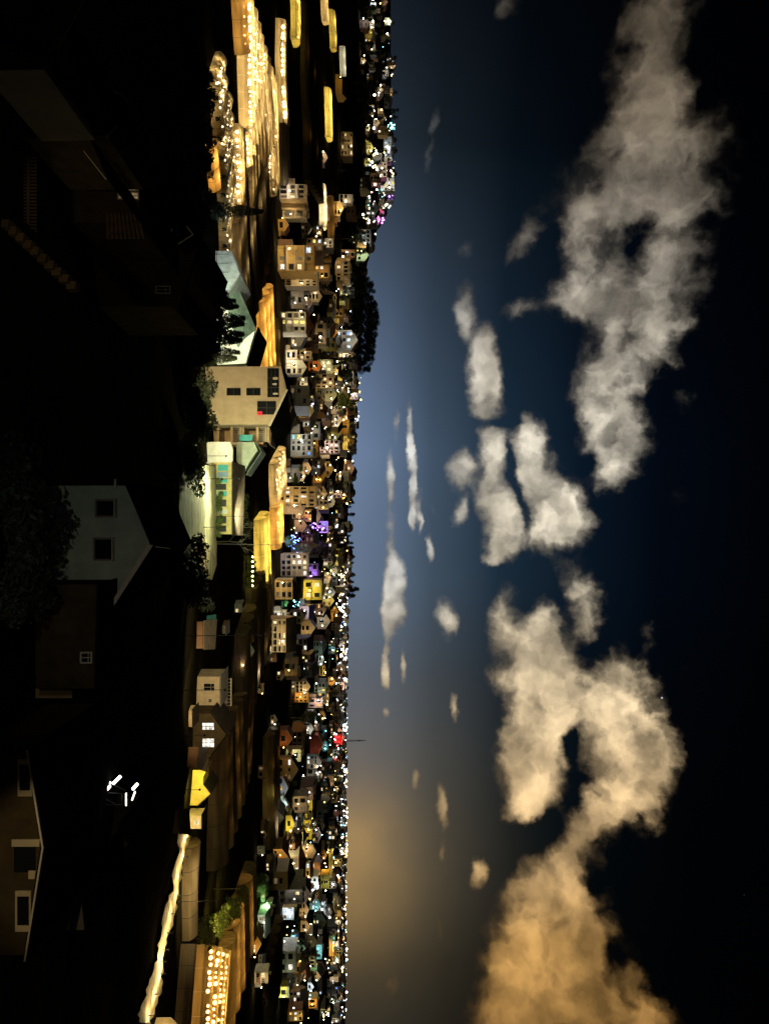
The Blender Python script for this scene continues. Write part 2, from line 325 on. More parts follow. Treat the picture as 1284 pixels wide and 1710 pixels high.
fb = mth('ADD', mth('MULTIPLY', mth('SUBTRACT', n1, .5), mth('MULTIPLY_ADD', EN, .85, 1.2)), mth('MULTIPLY', mth('SUBTRACT', n2, .5), mth('MULTIPLY_ADD', EN, -.42, .55)))
dens = mth('ADD', core, mth('MULTIPLY', fb, mrange(core, .05, .5, 0, 1)))
alpha = mrange(dens, mth('MULTIPLY_ADD', EN, -.1, .22), mth('MULTIPLY_ADD', EN, .75, 1.0), 0, 1)
ccol = ramp(a01, [(0, (.175, .135, .09)), (.18, (.19, .152, .108)), (.30, (.42, .37, .30)), (.45, (.74, .67, .54)), (.55, (.74, .65, .49)), (.64, (.86, .68, .43)), (.74, (.80, .56, .29)), (.84, (.52, .29, .09)), (1, (.52, .25, .055))])
# lower clouds are nearer the town lights: pale blue-white on the far side of town
low = N('ShaderNodeMix', data_type='RGBA'); put(low.inputs[0], mth('MULTIPLY', mrange(EL, 4, 11, .6, 0), mrange(AZ, 4, 16, 1, 0))); L(ccol, low.inputs[6]); low.inputs[7].default_value = (.56, .59, .61, 1)
n3 = noise(cw, .55, 4, .45)
n4 = noise(cw, .22, 3, .5)
sh = mth('MULTIPLY', mth('MULTIPLY_ADD', mrange(n3, .3, .7, 0, 1), .42, .7), mth('MULTIPLY_ADD', mrange(n4, .34, .64, 0, 1), .62, .5))
sh = mth('MULTIPLY', sh, mrange(dens, .2, 1.6, .42, 1.2))
sh = mth('MULTIPLY', sh, mrange(EL, 19, 29, 1, .5))
cc = vm('SCALE', low.outputs[2]); put(cc.node.inputs['Scale'], sh)
mix = N('ShaderNodeMix', data_type='RGBA'); put(mix.inputs[0], mth('MULTIPLY', alpha, .97)); L(base, mix.inputs[6]); L(cc, mix.inputs[7])
L(mix.outputs[2], bg.inputs['Color']); bg.inputs['Strength'].default_value = 1
W.cycles.sampling_method = 'NONE'
# moon
ml = bpy.data.lights.new('moon_light', 'SUN'); ml.energy = .005; ml.angle = R(.5); ml.color = (.85, .9, 1)
mo = link('moon_light', ml); mo.rotation_euler = (R(52), 0, R(-20))
# ---------------------------------------------------------------- ground
gm, gnt, gb = nodes('ground_soil'); gb.inputs['Roughness'].default_value = 1; gb.inputs['Specular IOR Level'].default_value = 0
g_ = gnt.nodes.new('ShaderNodeNewGeometry')
na = gnt.nodes.new('ShaderNodeTexNoise'); na.inputs['Scale'].default_value = .03; na.inputs['Detail'].default_value = 8; na.inputs['Roughness'].default_value = .7
nb_ = gnt.nodes.new('ShaderNodeTexNoise'); nb_.inputs['Scale'].default_value = .6; nb_.inputs['Detail'].default_value = 5
gnt.links.new(g_.outputs['Position'], na.inputs['Vector']); gnt.links.new(g_.outputs['Position'], nb_.inputs['Vector'])
rr = gnt.nodes.new('ShaderNodeValToRGB'); rr.color_ramp.elements[0].position = .35; rr.color_ramp.elements[0].color = (.004, .005, .0025, 1); rr.color_ramp.elements[1].position = .68; rr.color_ramp.elements[1].color = (.03, .023, .014, 1)
gnt.links.new(na.outputs['Fac'], rr.inputs[0]); gnt.links.new(rr.outputs[0], gb.inputs['Base Color'])
bp = gnt.nodes.new('ShaderNodeBump'); bp.inputs['Strength'].default_value = .8; bp.inputs['Distance'].default_value = .5
gnt.links.new(nb_.outputs['Fac'], bp.inputs['Height']); gnt.links.new(bp.outputs[0], gb.inputs['Normal'])
b = MB(); us = [-1.58 + 3.16 * i / 170 for i in range(171)]
ds = [-200, -60, -10, 1.5]; d = 4
while d < 16000: ds.append(d); d *= 1.045
for d in ds:
    for u in us:
        x = u * max(abs(d), 3); b.v.append((x, d, ground(x, d) - .05))
n = len(us)
for i in range(len(ds) - 1):
    for k in range(n - 1):
        q = (i * n + k, i * n + k + 1, (i + 1) * n + k + 1, (i + 1) * n + k)
        if ds[i] < 0: q = q
        b.f.append(q); b.m.append(0)
gr = b.build('ground', 'ground_soil', smooth=True); gr['kind'] = 'structure'
# ---------------------------------------------------------------- generators
WC = {}
def window_mesh(w, h, pane, far, arch=False):
    k = (round(w, 1), round(h, 1), pane, far)
    if k not in WC:
        f = MB(); t = .09 if not far else .12; w2, h2 = k[0] / 2, k[1]
        f.box(-w2 - t, -w2, -.09, .04, -t, h2 + t); f.box(w2, w2 + t, -.09, .04, -t, h2 + t)
        f.box(-w2, w2, -.09, .04, h2, h2 + t); f.box(-w2, w2, -.13, .04, -t, 0)
        if not far: f.box(-.03, .03, -.05, .03, 0, h2); f.box(-w2, -.03, -.05, .03, h2 * .66, h2 * .66 + .05); f.box(.03, w2, -.05, .03, h2 * .66, h2 * .66 + .05)
        p = f if far else MB(); pm = 1 if far else 0
        p.box(-w2 + .002, w2 - .002, -.025, .03, .002, h2 - .002, pm)
        WC[k] = (f.mesh('window', ['frame_grey', pane] if far else ['trim']), None if far else p.mesh('pane', [pane]))
    return WC[k]
def add_window(root, x, y, z, w, h, pane, far, rz=0):
    f, p = window_mesh(w, h, pane, far)
    o = link('window', f, root, (x, y, z), rz)
    if p: link('pane', p, o)
    return o
def house(X, H, wp, hp, label, roof='gable_front', wall='tan', roofm='dark_tile', st=2, cols=2, lit=.15, lits=('warm',), d=None, yaw=0, dp=None, balc=False, rise=None,
          name='house', cat='house', group=None, lamp=None, win=True, side=0, far=None):
    g = hit(X, H) if d is None else P(X, H, d)
    s = g.y / F; w, h = wp * s, hp * s; dp = dp or max(6, min(14, w * 1.1)); far = (g.y > 330) if far is None else far
    rnd = random.Random(int(X * 7 + H * 131))
    root = thing(name, label, cat, g, R(yaw), group)
    if roof == 'flat': rs = 0
    else: rs = (rise * s if rise else min(h * .38, (w if roof == 'gable_front' else dp) * .32))
    e = h - rs; o = .35 if g.y < 330 else .5; w2 = w / 2; t = .18
    b = MB()
    if roof == 'gable_front':
        b.prism([(-w2, 0, -4), (w2, 0, -4), (w2, 0, e), (0, 0, h), (-w2, 0, e)], (0, dp, 0)); b.build('wall', wall, root)
        r = MB(); k = rs / w2
        for q in (-1, 1):
            r.prism([(0, -o, h + .03), (q * (w2 + o), -o, e - k * o + .03), (q * (w2 + o), -o, e - k * o + t), (0, -o, h + t)][::q], (0, dp + 2 * o, 0))
        r.build('roof', roofm, root)
        if g.y < 700:
            f = MB()
            for q in (-1, 1): f.prism([(q * .001, -o - .06, h - .14), (q * (w2 + o), -o - .06, e - k * o - .14), (q * (w2 + o), -o - .06, e - k * o + t + .02), (q * .001, -o - .06, h + t + .02)][::q], (0, .055, 0))
            f.build('bargeboard', 'trim', root)
    elif roof == 'gable_side':
        b.prism([(-w2, 0, -4), (-w2, 0, e), (-w2, dp / 2, h), (-w2, dp, e), (-w2, dp, -4)], (w, 0, 0)); b.build('wall', wall, root)
        r = MB(); k = rs / (dp / 2)
        r.prism([(-w2 - o, -o, e - k * o + .03), (-w2 - o, dp / 2, h + .03), (-w2 - o, dp / 2, h + t), (-w2 - o, -o, e - k * o + t)], (w + 2 * o, 0, 0))
        r.prism([(-w2 - o, dp + o, e - k * o + .03), (-w2 - o, dp + o, e - k * o + t), (-w2 - o, dp / 2, h + t), (-w2 - o, dp / 2, h + .03)], (w + 2 * o, 0, 0))
        r.build('roof', roofm, root)
    elif roof == 'hip':
        b.box(-w2, w2, 0, dp, -4, e); b.build('wall', wall, root)
        r = MB(); i = len(r.v); rl = max(.0, w2 - dp / 2)
        c = [(-w2 - o, -o, e + .02), (w2 + o, -o, e + .02), (w2 + o, dp + o, e + .02), (-w2 - o, dp + o, e + .02), (-rl, dp / 2, h), (rl + .01, dp / 2, h)]
        for q in ((0, 3, 2, 1), (0, 1, 5, 4), (1, 2, 5), (2, 3, 4, 5), (3, 0, 4)): r.poly([c[j] for j in q])
        r.build('roof', roofm, root)
    else:
        b.box(-w2, w2, 0, dp, -4, e); b.build('wall', wall, root)
        r = MB(); r.box(-w2 - .2, w2 + .2, -.2, dp + .2, e + .002, e + .22)
        r.box(-w2, w2, -.05, .15, e + .222, e + .9); r.box(-w2, -w2 + .15, .152, dp, e + .222, e + .9); r.box(w2 - .15, w2, .152, dp, e + .222, e + .9)
        r.build('roof', wall if rnd.random() < .6 else 'concrete', root)
        if rnd.random() < .6:
            tnk = MB(); q = rnd.uniform(-.5, .5) * w2; tnk.tube((q, dp * .5, e + .22), (q, dp * .5, e + 1.9), .7, n=8); tnk.build('water_tank', 'grey', root)
    if far is not None and h > 4 and roof != 'x':
        if rnd.random() < .45:
            ex = MB(); sd = rnd.choice([-1, 1]); ew_, eh = w * rnd.uniform(.25, .5), e * rnd.uniform(.3, .6)
            x0_, x1_ = (w2 + .003, w2 + ew_) if sd > 0 else (-w2 - ew_, -w2 - .003)
            ex.box(x0_, x1_, dp * .12, dp * .75, -4, eh); ex.build('side_extension', rnd.choice([wall, 'concrete', 'tan', 'brown']), root)
            ex = MB(); ex.box(x0_ - .2 * (sd < 0), x1_ + .2 * (sd > 0), dp * .1, dp * .78, eh + .01, eh + .2); ex.build('extension_roof', rnd.choice(['tin_grey', 'tin_brown', 'dark_tile']), root)
        if rnd.random() < .5 and st > 1:
            cn = MB(); zc = e / st * .92; cn.prism([(-w2 * .9, -1.7, zc - .35), (-w2 * .9, -.15, zc), (-w2 * .9, -.15, zc + .12), (-w2 * .9, -1.7, zc - .23)], (w * .9, 0, 0)); cn.build('canopy', rnd.choice(['tin_grey', 'tin_brown', 'tin_tan', 'red_tile']), root)
        if roof == 'flat' and rnd.random() < .55:
            sh_ = MB(); q = rnd.uniform(-.4, .2) * w; sh_.box(q, q + w * .35, dp * .35, dp * .8, e + .222, e + 2.3); sh_.build('stair_head', wall, root)
    if win and cols and st:
        sh = e / st; cw_ = w / cols; colw = [rnd.choice([.4, .5, .62, .75]) for _ in range(cols)]; rowh = [rnd.choice([.45, .5, .55, .68]) for _ in range(st)]
        for i in range(st):
            for j in range(cols):
                pane = ('win_' + rnd.choice(lits)) if rnd.random() < lit * .75 else ('win_dim' if rnd.random() < .15 else 'glass')
                if rnd.random() < .12 and st * cols > 3: continue
                ww, wh = colw[j] * cw_, rowh[i] * sh
                add_window(root, -w2 + cw_ * (j + .5), -.001, sh * i + sh * (.12 if rowh[i] > .6 else .27), min(ww, 3), wh, pane, far)
            if balc and i:
                bb = MB(); bb.box(-w2 + .1, w2 - .1, -1.1, -.002, sh * i - .12, sh * i + .06); bb.box(-w2 + .1, w2 - .1, -1.1, -1.02, sh * i + .062, sh * i + .2); bb.box(-w2 + .1, w2 - .1, -1.1, -1.02, sh * i + .8, sh * i + .9)
                for j in range(int(w / .6) + 1): xx = -w2 + .12 + j * (w - .3) / max(1, int(w / .6)); bb.box(xx, xx + .06, -1.08, -1.04, sh * i + .202, sh * i + .798)
                bb.build('balcony', 'trim', root)
                pl = MB()
                for j in range(cols + 1): xx = -w2 + .12 + j * (w - .5) / cols; pl.box(xx, xx + .25, -1.0, -.75, sh * (i) + .91, sh * (i + 1) - .13)
                pl.build('balcony_posts', wall, root)
        if side:
            for i in range(st):
                for j in range(2):
                    pane = ('win_' + rnd.choice(lits)) if rnd.random() < lit else 'glass'
                    add_window(root, side * (w2 + .001), dp * (.28 + .44 * j), sh * i + sh * .27, 1.3, sh * .5, pane, far, rz=R(90) * side)
    if lamp:
        c, en = lamp[0], lamp[1]; dist = (lamp[2] * .75 if len(lamp) > 2 else max(3.2, w * .42)); fx = lamp[3] if len(lamp) > 3 else rnd.choice([-.4, -.2, .1, .3, .45])
        q = root.matrix_basis @ Vector((w * fx, -dist, 0))
        lamp_post(q.x, q.y, c, en * .95, max(3.2, h * rnd.choice([.4, .55, .7])), near=label_short(label))
    return root
LAMPN = [0]
def label_short(l): return l
LD = {}
CN = dict(warm='warm white', white='white', cool='cold white', orange='orange', yellow='yellow', cyan='cyan', blue='blue', purple='purple', magenta='pink', red='red', green='green', lime='yellow-green')
def lamp_post(x, y, c, en, h, near=None, r=None, glow=True, label=None, group=None):
    z = ground(x, y); far = y > 520
    r = r or max(.18, .00056 * y) * (1.45 if en >= 3400 else 1)
    k = (c, round(h, 0), round(r, 2), far)
    if k not in LD:
        p = MB(); p.tube((0, 0, -1), (0, 0, k[1] - r), .06, .05, 6); p.box(-.16, .16, -.16, .16, -.9, .25)
        bl = p if far else MB()
        bl.ball((0, 0, k[1] + r * .2), r, 1 if far else 0, 8, 5)
        if far: LD[k] = (p.mesh('street_lamp', ['dark_metal', 'bulb_' + c]), None)
        else:
            p.tube((0, 0, k[1] + r * 1.2), (0, 0, k[1] + r * 1.2 + .08), r * 1.3, r * .6, 8)
            LD[k] = (p.mesh('pole', ['dark_metal']), bl.mesh('bulb', ['bulb_' + c]))
    a, bl = LD[k]
    lab = label or (f'{CN[c]} globe lamp lit among the houses of the town' if not near else f'{CN[c]} globe lamp by the {near}')
    lab = ' '.join(lab.split()[:16])
    grp = group or (None if near else f'{CN[c]} lamps in the town')
    if far: root = tag(link('street_lamp', a, None, (x, y, z)), lab, 'street lamp', grp)
    else:
        root = thing('street_lamp', lab, 'street lamp', (x, y, z), 0, grp); link('pole', a, root); link('bulb', bl, root)
    LAMPN[0] += 1
    if en: point((0, -r - .25, k[1] + .2 * r), CW[c], en, root, r * 1.2 if not far else .4)
    return root
def greenhouse(A, B, n, s, label, filmm='film_dull', lit=(), c='warm', en=300, nb=6, he=2.4, ri=2.5, sign=1, bulbs=True, posts=True, name='greenhouse', t0=.04, t1=.96, bulb_r=.14):
    """tunnel greenhouse: ridges run from A to B, spans follow one another across"""
    a = hit(*A) if len(A) == 2 else gpt(A[0], A[2]); q = hit(*B) if len(B) == 2 else gpt(B[0], B[2])
    v = q - a; Lh = math.hypot(v.x, v.y); yaw = math.atan2(v.y, v.x); nx, ny = -v.y / Lh * sign, v.x / Lh * sign; ux, uy = v.x / Lh, v.y / Lh
    root = thing(name, label, 'greenhouse', a, yaw)
    K = 7; segs = max(3, min(10, int(Lh / 12)))
    for i in range(n):
        def gz(t, w): return ground(a.x + ux * t * Lh + nx * w, a.y + uy * t * Lh + ny * w) - a.z
        prof = [(s * k / (K - 1), he + ri * math.sin(math.pi * k / (K - 1)) ** .8) for k in range(K)]
        m_ = MB(); z = [gz(j / segs, (i + .5) * s) for j in range(segs + 1)]
        for j in range(segs + 1):
            for y_, zz in prof: m_.v.append((Lh * j / segs, sign * (i * s + y_), z[j] + zz))
        for j in range(segs):
            for k in range(K - 1): m_.f.append((j * K + k, j * K + k + 1, (j + 1) * K + k + 1, (j + 1) * K + k)); m_.m.append(0)
        m_.build('film_roof', filmm, root, True)
        for j in (0, segs):
            ew = MB(); xx = Lh * j / segs + (.03 if j == 0 else -.03)
            ew.poly([(xx, sign * i * s, z[j] - 1.5)] + [(xx, sign * (i * s + y_), z[j] + zz - .02) for y_, zz in prof] + [(xx, sign * (i + 1) * s, z[j] - 1.5)])
            ew.build('end_wall', filmm, root)
        if posts:
            fr = MB(); nh = max(4, min(16, int(Lh / 5)))
            for j in range(nh + 1):
                xx = Lh * j / nh; zj = gz(j / nh, (i + .5) * s)
                pr = [(xx, sign * (i * s + y_), zj + zz + .05) for y_, zz in prof]
                for k in range(K - 1): fr.tube(pr[k], pr[k + 1], .045, n=4, cap=False)
                fr.tube((xx, sign * i * s, zj - 1.5), pr[0], .06, n=4)
                if j: fr.tube(last, pr[K // 2], .04, n=4, cap=False)
                last = pr[K // 2]
            fr.build('hoop_frame', 'dark_metal' if filmm != 'film_clear' else 'trim', root)
        if i:
            gu = MB()
            for j in range(segs):
                y0_ = sign * i * s; h0, h1_ = (z[j] + zp[j]) / 2 + he, (z[j + 1] + zp[j + 1]) / 2 + he; dz = .25 + abs(z[j] - zp[j]) / 2
                gu.prism([(Lh * j / segs + .002, y0_ - .5, h0 - dz), (Lh * j / segs + .002, y0_ + .5, h0 - dz), (Lh * j / segs + .002, y0_ + .5, h0 + dz + .2), (Lh * j / segs + .002, y0_ - .5, h0 + dz + .2)], (Lh / segs - .004, 0, h1_ - h0))
            gu.build('gutter', 'black_roof', root)
        zp = z
        if i in (0, n - 1):
            sw = MB(); yy = sign * (0 if i == 0 else n * s)
            for j in range(segs): sw.poly([(Lh * j / segs, yy, z[j] - 1.5), (Lh * (j + 1) / segs, yy, z[j + 1] - 1.5), (Lh * (j + 1) / segs, yy, z[j + 1] + he), (Lh * j / segs, yy, z[j] + he)])
            sw.build('side_wall', filmm, root)
        if i in lit:
            ls = MB()
            for k in range(nb):
                t = t0 + (t1 - t0) * (k + .5) / nb; zz = gz(t, (i + .5) * s) + he + ri * .45
                jr = random.Random(k * 31 + i * 7 + int(Lh)); t += jr.uniform(-.012, .012); zz += jr.uniform(-.25, .15)
                if jr.random() < .09: continue
                ls.ball((t * Lh, sign * ((i + .5) * s + jr.uniform(-.6, .6)), zz), bulb_r * jr.choice([.55, .75, .9, 1, 1.15]), 0, 6, 4); pass
            ls.tube((t0 * Lh, sign * (i + .5) * s, gz(t0, (i + .5) * s) + he + ri * .45 + .5), (t1 * Lh, sign * (i + .5) * s, gz(t1, (i + .5) * s) + he + ri * .45 + .5), .04, n=4, mi=1)
            if bulbs: ls.build('light_string', ['bulb_' + c, 'dark_metal'], root)
            np_ = max(2, nb // 3); ev = random.Random(i * 7 + n + int(Lh)).choice([.4, .6, .85, 1.0, 1.3])
            for k in range(np_):
                t = t0 + (t1 - t0) * (k + .5) / np_
                point((t * Lh, sign * (i + .5) * s, gz(t, (i + .5) * s) + he + .2), CW[c], en * (ev if n > 3 else 1), root, .6)
    return root
def leaf_cloud(b, c, rad, n, sz, rnd, mi=0, squash=.8):
    for _ in range(n):
        while True:
            p = Vector((rnd.uniform(-1, 1), rnd.uniform(-1, 1), rnd.uniform(-1, 1)))
            if .15 < p.length < 1: break
        p = p * (p.length ** -.35); p = Vector((p.x * rad, p.y * rad, p.z * rad * squash)) + Vector(c)
        u = Vector((rnd.gauss(0, 1), rnd.gauss(0, 1), rnd.gauss(0, .6))).normalized(); v = u.orthogonal().normalized() * sz * rnd.uniform(.5, 1.2); u = u * sz * rnd.uniform(.6, 1.4)
        b.poly([p - u, p + v * .6, p + u, p - v * .6], mi)
def tree_mesh(kind, seed):
    rnd = random.Random(seed); t = MB(); cr = MB()
    if kind == 'pine':           # tall trunk, layered ragged crown, 20 m
        t.tube((0, 0, -1), (.2, 0, 9), .32, .22, 7); t.tube((.2, 0, 9), (0, 0, 19), .22, .05, 7)
        for _ in range(26):
            z = rnd.uniform(7, 19); a = rnd.uniform(0, 6.28); l = (1 - abs(z - 12) / 10) * rnd.uniform(2, 5)
            e = Vector((math.cos(a) * l, math.sin(a) * l, z + rnd.uniform(.2, 1.4))); t.tube((0, 0, z), e, .08, .03, 4); leaf_cloud(cr, e, rnd.uniform(1.3, 2.5), 60, .42, rnd, squash=.6)
    elif kind == 'broad':        # 9 m, round crown of several clumps
        t.tube((0, 0, -1), (.1, .1, 3.2), .28, .18, 7)
        for _ in range(14):
            a = rnd.uniform(0, 6.28); l = rnd.uniform(.4, 3); e = Vector((math.cos(a) * l, math.sin(a) * l, rnd.uniform(3.6, 8))); t.tube((.1, .1, 3), e, .1, .03, 4); leaf_cloud(cr, e, rnd.uniform(1, 1.9), 90, .26, rnd)
    elif kind == 'conifer':      # 12 m spire with drooping boughs
        t.tube((0, 0, -1), (0, 0, 12), .22, .03, 6)
        for k in range(34):
            z = 1 + 10.6 * k / 34; l = 2.9 * (1 - z / 12.4) + .15
            for q in range(5):
                a = q * 1.256 + k * .7 + rnd.uniform(-.3, .3); e = Vector((math.cos(a) * l, math.sin(a) * l, z - l * .25)); leaf_cloud(cr, e * .62 + Vector((0, 0, z)) * .38, l * .45 + .1, 14, .22, rnd, squash=.5)
    elif kind == 'dense':        # 20 m, full ragged crown seen against the sky
        t.tube((0, 0, -2), (.2, 0, 8), .45, .3, 7)
        for _ in range(30):
            a = rnd.uniform(0, 6.28); z = rnd.uniform(4, 18); l = rnd.uniform(0, 4.6) * (1 - abs(z - 10) / 11); e = Vector((math.cos(a) * l, math.sin(a) * l, z)); t.tube((.1, 0, max(1, z - 3)), e, .12, .04, 4); leaf_cloud(cr, e, rnd.uniform(1.5, 2.7), 75, .55, rnd)
    elif kind == 'bush':
        t.tube((0, 0, -.5), (0, 0, .8), .08, .04, 5)
        for _ in range(7): leaf_cloud(cr, (rnd.uniform(-1, 1), rnd.uniform(-1, 1), rnd.uniform(.5, 1.6)), rnd.uniform(.6, 1), 60, .18, rnd)
    elif kind == 'bare':         # leafless, pale limbs, 11 m
        def br(p, d_, l, r, n_):
            q = p + d_ * l; t.tube(p, q, r, r * .6, 5)
            if n_:
                for _ in range(3): br(q, (d_ + Vector((rnd.gauss(0, .55), rnd.gauss(0, .55), rnd.gauss(.05, .3)))).normalized(), l * rnd.uniform(.55, .85), r * .58, n_ - 1)
        br(Vector((0, 0, -.5)), Vector((.05, .02, 1)), 4, .17, 4)
        leaf_cloud(cr, (0, 0, 9), 3.4, 160, .14, rnd)
    return t, cr
TREES = {}
def tree(kind, loc, scale, label, leaf='leaf', bark='bark', group=None, seed=1, name=None, rz=None, sz=1):
    k = (kind, leaf, bark, seed)
    if k not in TREES:
        t, cr = tree_mesh(kind, seed); TREES[k] = (t.mesh('trunk', [bark]), cr.mesh('crown', [leaf]))
    root = thing(name or {'pine': 'pine_tree', 'broad': 'leafy_tree', 'dense': 'broad_crowned_tree', 'conifer': 'conifer_tree', 'bush': 'bush', 'bare': 'bare_tree'}[kind], label, 'bush' if kind == 'bush' else 'tree', loc, rz if rz is not None else random.uniform(0, 6.28), group)
    root.scale = (scale, scale, scale * sz)
    link('trunk', TREES[k][0], root); link('crown', TREES[k][1], root)
    return root
def face(mb, pts, d, t, mi=0):          # wall whose outline stands at depth d and is t deep
    mb.prism([P(X, H, d) for X, H in pts], (0, t, 0), mi)
def slab(mb, pts, t, mi=0):             # roof sheet through points (X, H, d), t thick
    q = [P(*p) for p in pts]; n = (q[1] - q[0]).cross(q[2] - q[0]).normalized()
    if n.z < 0: n = -n
    mb.prism(q, n * t, mi)
def rs(mb, a, c, d, dep, t=.12, o=.3, mi=0):     # roof sheet: front edge a-c at depth d, running back
    p, q = P(a[0], a[1], d - o), P(c[0], c[1], d - o); u = Vector((0, 0, t)); e = Vector((0, 0, .02))
    mb.prism([p + e, q + e, q + u, p + u], (0, dep + 2 * o, 0), mi)
def custom(name, label, cat, X, H, d, group=None):
    r = thing(name, label, cat, P(X, H, d), 0, group); return r
def cb(mb, name, mats, root, smooth=False):    # build a mesh given in world coordinates as a part of root
    mb.v = [tuple(Vector(p) - root.location) for p in mb.v]; return mb.build(name, mats, root, smooth)
def pwin(root, X, H, wp, hp, d, pane='glass', far=False, rz=0):     # window on a wall at depth d
    p = P(X, H, d); s = d / F
    return add_window(root, p.x - root.location.x, p.y - root.location.y - .001, p.z - root.location.z, wp * s, hp * s, pane, far, rz)
# ================================================================ the hillside houses near the camera
def glint(root, pts, d, r, m='trim', name='bargeboard'):
    b = MB(); q = [P(x, h, dd) for x, h, dd in [(p + (d,)) if len(p) == 2 else p for p in pts]]
    for i in range(len(q) - 1): b.tube(q[i], q[i + 1], r, n=4)
    return cb(b, name, m, root)
# -- grey-green gable house below the camera
d = 46
h1 = custom('gable_house', 'pale plaster gable house with two dark windows and a round vent under its peak', 'house', 905, 60, d)
b = MB(); face(b, [(811, 20), (811, 211), (912, 252), (996, 196), (996, 20)], d, 9); cb(b, 'wall', 'pale_green', h1)
b = MB()
rs(b, (806, 207), (912, 252.5), d - .15 + .3, (d + 9.5) - (d - .15), .12)
rs(b, (912, 252.5), (1015, 186), d - .5 + .3, (d + 9.5) - (d - .5), .12); cb(b, 'roof', 'black_roof', h1)
b = MB(); face(b, [(910, 247), (1014, 181), (1014, 189), (910, 256)], d - .62, .06); cb(b, 'bargeboard', 'trim', h1)
for X, H, w, h in ((849, 163, 25, 27), (917, 160, 31, 26)):
    o = pwin(h1, X, H, w, h, d, 'glass', True)
    b = MB(); s = d / F; b.box(-w * s * .62, w * s * .62, -.5, -.02, h * s + .17, h * s + .22); b.build('canopy', 'trim', o)
b = MB(); c = P(911, 238, d - .03)
for k in range(20):
    a0, a1 = k * math.pi / 10, (k + 1) * math.pi / 10; b.tube(c + Vector((math.cos(a0) * .26, 0, math.sin(a0) * .26)), c + Vector((math.cos(a1) * .26, 0, math.sin(a1) * .26)), .035, n=4)
cb(b, 'round_vent', 'trim', h1)
glint(h1, [(912, 253), (916, 284)], d + .2, .03, 'trim', 'antenna'); glint(h1, [(800, 193), (815, 193)], d - .2, .08, 'trim', 'gutter_end')
h2 = custom('low_annex', 'long low brown plaster annex wall standing beside the pale gable house', 'annex', 1060, 130, 43)
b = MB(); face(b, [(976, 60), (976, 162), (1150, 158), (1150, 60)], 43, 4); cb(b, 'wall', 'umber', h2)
b = MB(); rs(b, (974, 162), (1152, 158), 42.7 + .3, (47.4) - (42.7), .12); cb(b, 'roof', 'black_roof', h2)
pwin(h2, 1098, 138, 14, 14, 43)
h3 = custom('small_shed', 'small tan block shed standing in the dark beyond the low brown annex', 'shed', 1152, 90, 45)
b = MB(); face(b, [(1139, 60), (1139, 122), (1166, 120), (1166, 60)], 45, 3); cb(b, 'wall', 'tan', h3)
b = MB(); rs(b, (1137, 123), (1168, 121), 44.8 + .3, (48) - (44.8), .1); cb(b, 'roof', 'dark_tile', h3)
# -- house under the camera at the photo's lower left corner: gable with framed windows
d = 30
h4 = custom('framed_window_house', 'dark gable house with cream framed windows under a thin pale roof edge', 'house', 1430, 10, d)
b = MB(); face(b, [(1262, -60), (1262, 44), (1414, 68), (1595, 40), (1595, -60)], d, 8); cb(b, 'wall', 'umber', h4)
b = MB(); rs(b, (1254, 46), (1416, 72), d - .4 + .3, (d + 8.4) - (d - .4), .1)
rs(b, (1416, 72), (1606, 42), d - .4 + .3, (d + 8.4) - (d - .4), .1); cb(b, 'roof', 'black_roof', h4)
b = MB(); face(b, [(1254, 44), (1416, 70), (1416, 73), (1254, 47)], d - .47, .05); face(b, [(1416.2, 70), (1606, 40), (1606, 43), (1416.2, 73)], d - .47, .05); cb(b, 'bargeboard', 'trim', h4)
for (x0, x1, y0, y1, fr) in ((1268, 1330, 30, 54, 1), (1488, 1556, 26, 52, 1), (1402, 1468, 20, 64, 0)):
    b = MB(); q = .12 if fr else .05
    b2 = d - .06
    if fr:
        face(b, [(x0, y0), (x0, y1), (x0 + 9, y1), (x0 + 9, y0)], b2, .058); face(b, [(x1 - 10, y0), (x1 - 10, y1), (x1, y1), (x1, y0)], b2, .058)
        face(b, [(x0 + 9, y0), (x0 + 9, y0 + 3), (x1 - 10, y0 + 3), (x1 - 10, y0)], b2, .058); face(b, [(x0 + 9, y1 - 3), (x0 + 9, y1), (x1 - 10, y1), (x1 - 10, y1 - 3)], b2, .058)
    else:
        face(b, [(x0, y0), (x0, y1 + 3), (x0 + 12, y1 + 2), (x0 + 12, y0)], b2, .058)
        bb = MB(); face(bb, [(x1 - 14, y1 - 16), (x1 - 14, y1 - 4), (x1, y1 - 6), (x1, y1 - 16)], b2, .058); cb(bb, 'shutter', 'cream', h4)
    o = cb(b, 'window', 'cream', h4)
    b = MB(); face(b, [(x0 + 10, y0 + 4), (x0 + 10, y1 - 4), (x1 - 11, y1 - 4), (x1 - 11, y0 + 4)], d - .03, .028)
    p = cb(b, 'pane', 'glass', h4); p.parent = o
h5 = custom('small_gable_house', 'small brown house with a pointed tan gable wall split by a dark beam', 'house', 1410, 150, 42)
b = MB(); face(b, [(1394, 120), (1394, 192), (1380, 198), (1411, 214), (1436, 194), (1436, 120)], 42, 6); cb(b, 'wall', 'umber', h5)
b = MB(); rs(b, (1376, 198), (1411, 217), 41.7 + .3, (48) - (41.7), .1); rs(b, (1411, 217), (1458, 184), 41.7 + .3, (48) - (41.7), .1); cb(b, 'roof', 'black_roof', h5)
b = MB(); face(b, [(1409, 186), (1409, 213), (1411.5, 213), (1411.5, 186)], 41.9, .09); cb(b, 'beam', 'wood', h5)
h6 = custom('lean_to_shed', 'lean-to shed with a triangular tan side wall above the framed window house', 'shed', 1520, 70, 36)
b = MB(); face(b, [(1478, 60), (1482, 134), (1553, 141), (1553, 98), (1530, 60)], 36, 4); cb(b, 'wall', 'frame_grey', h6)
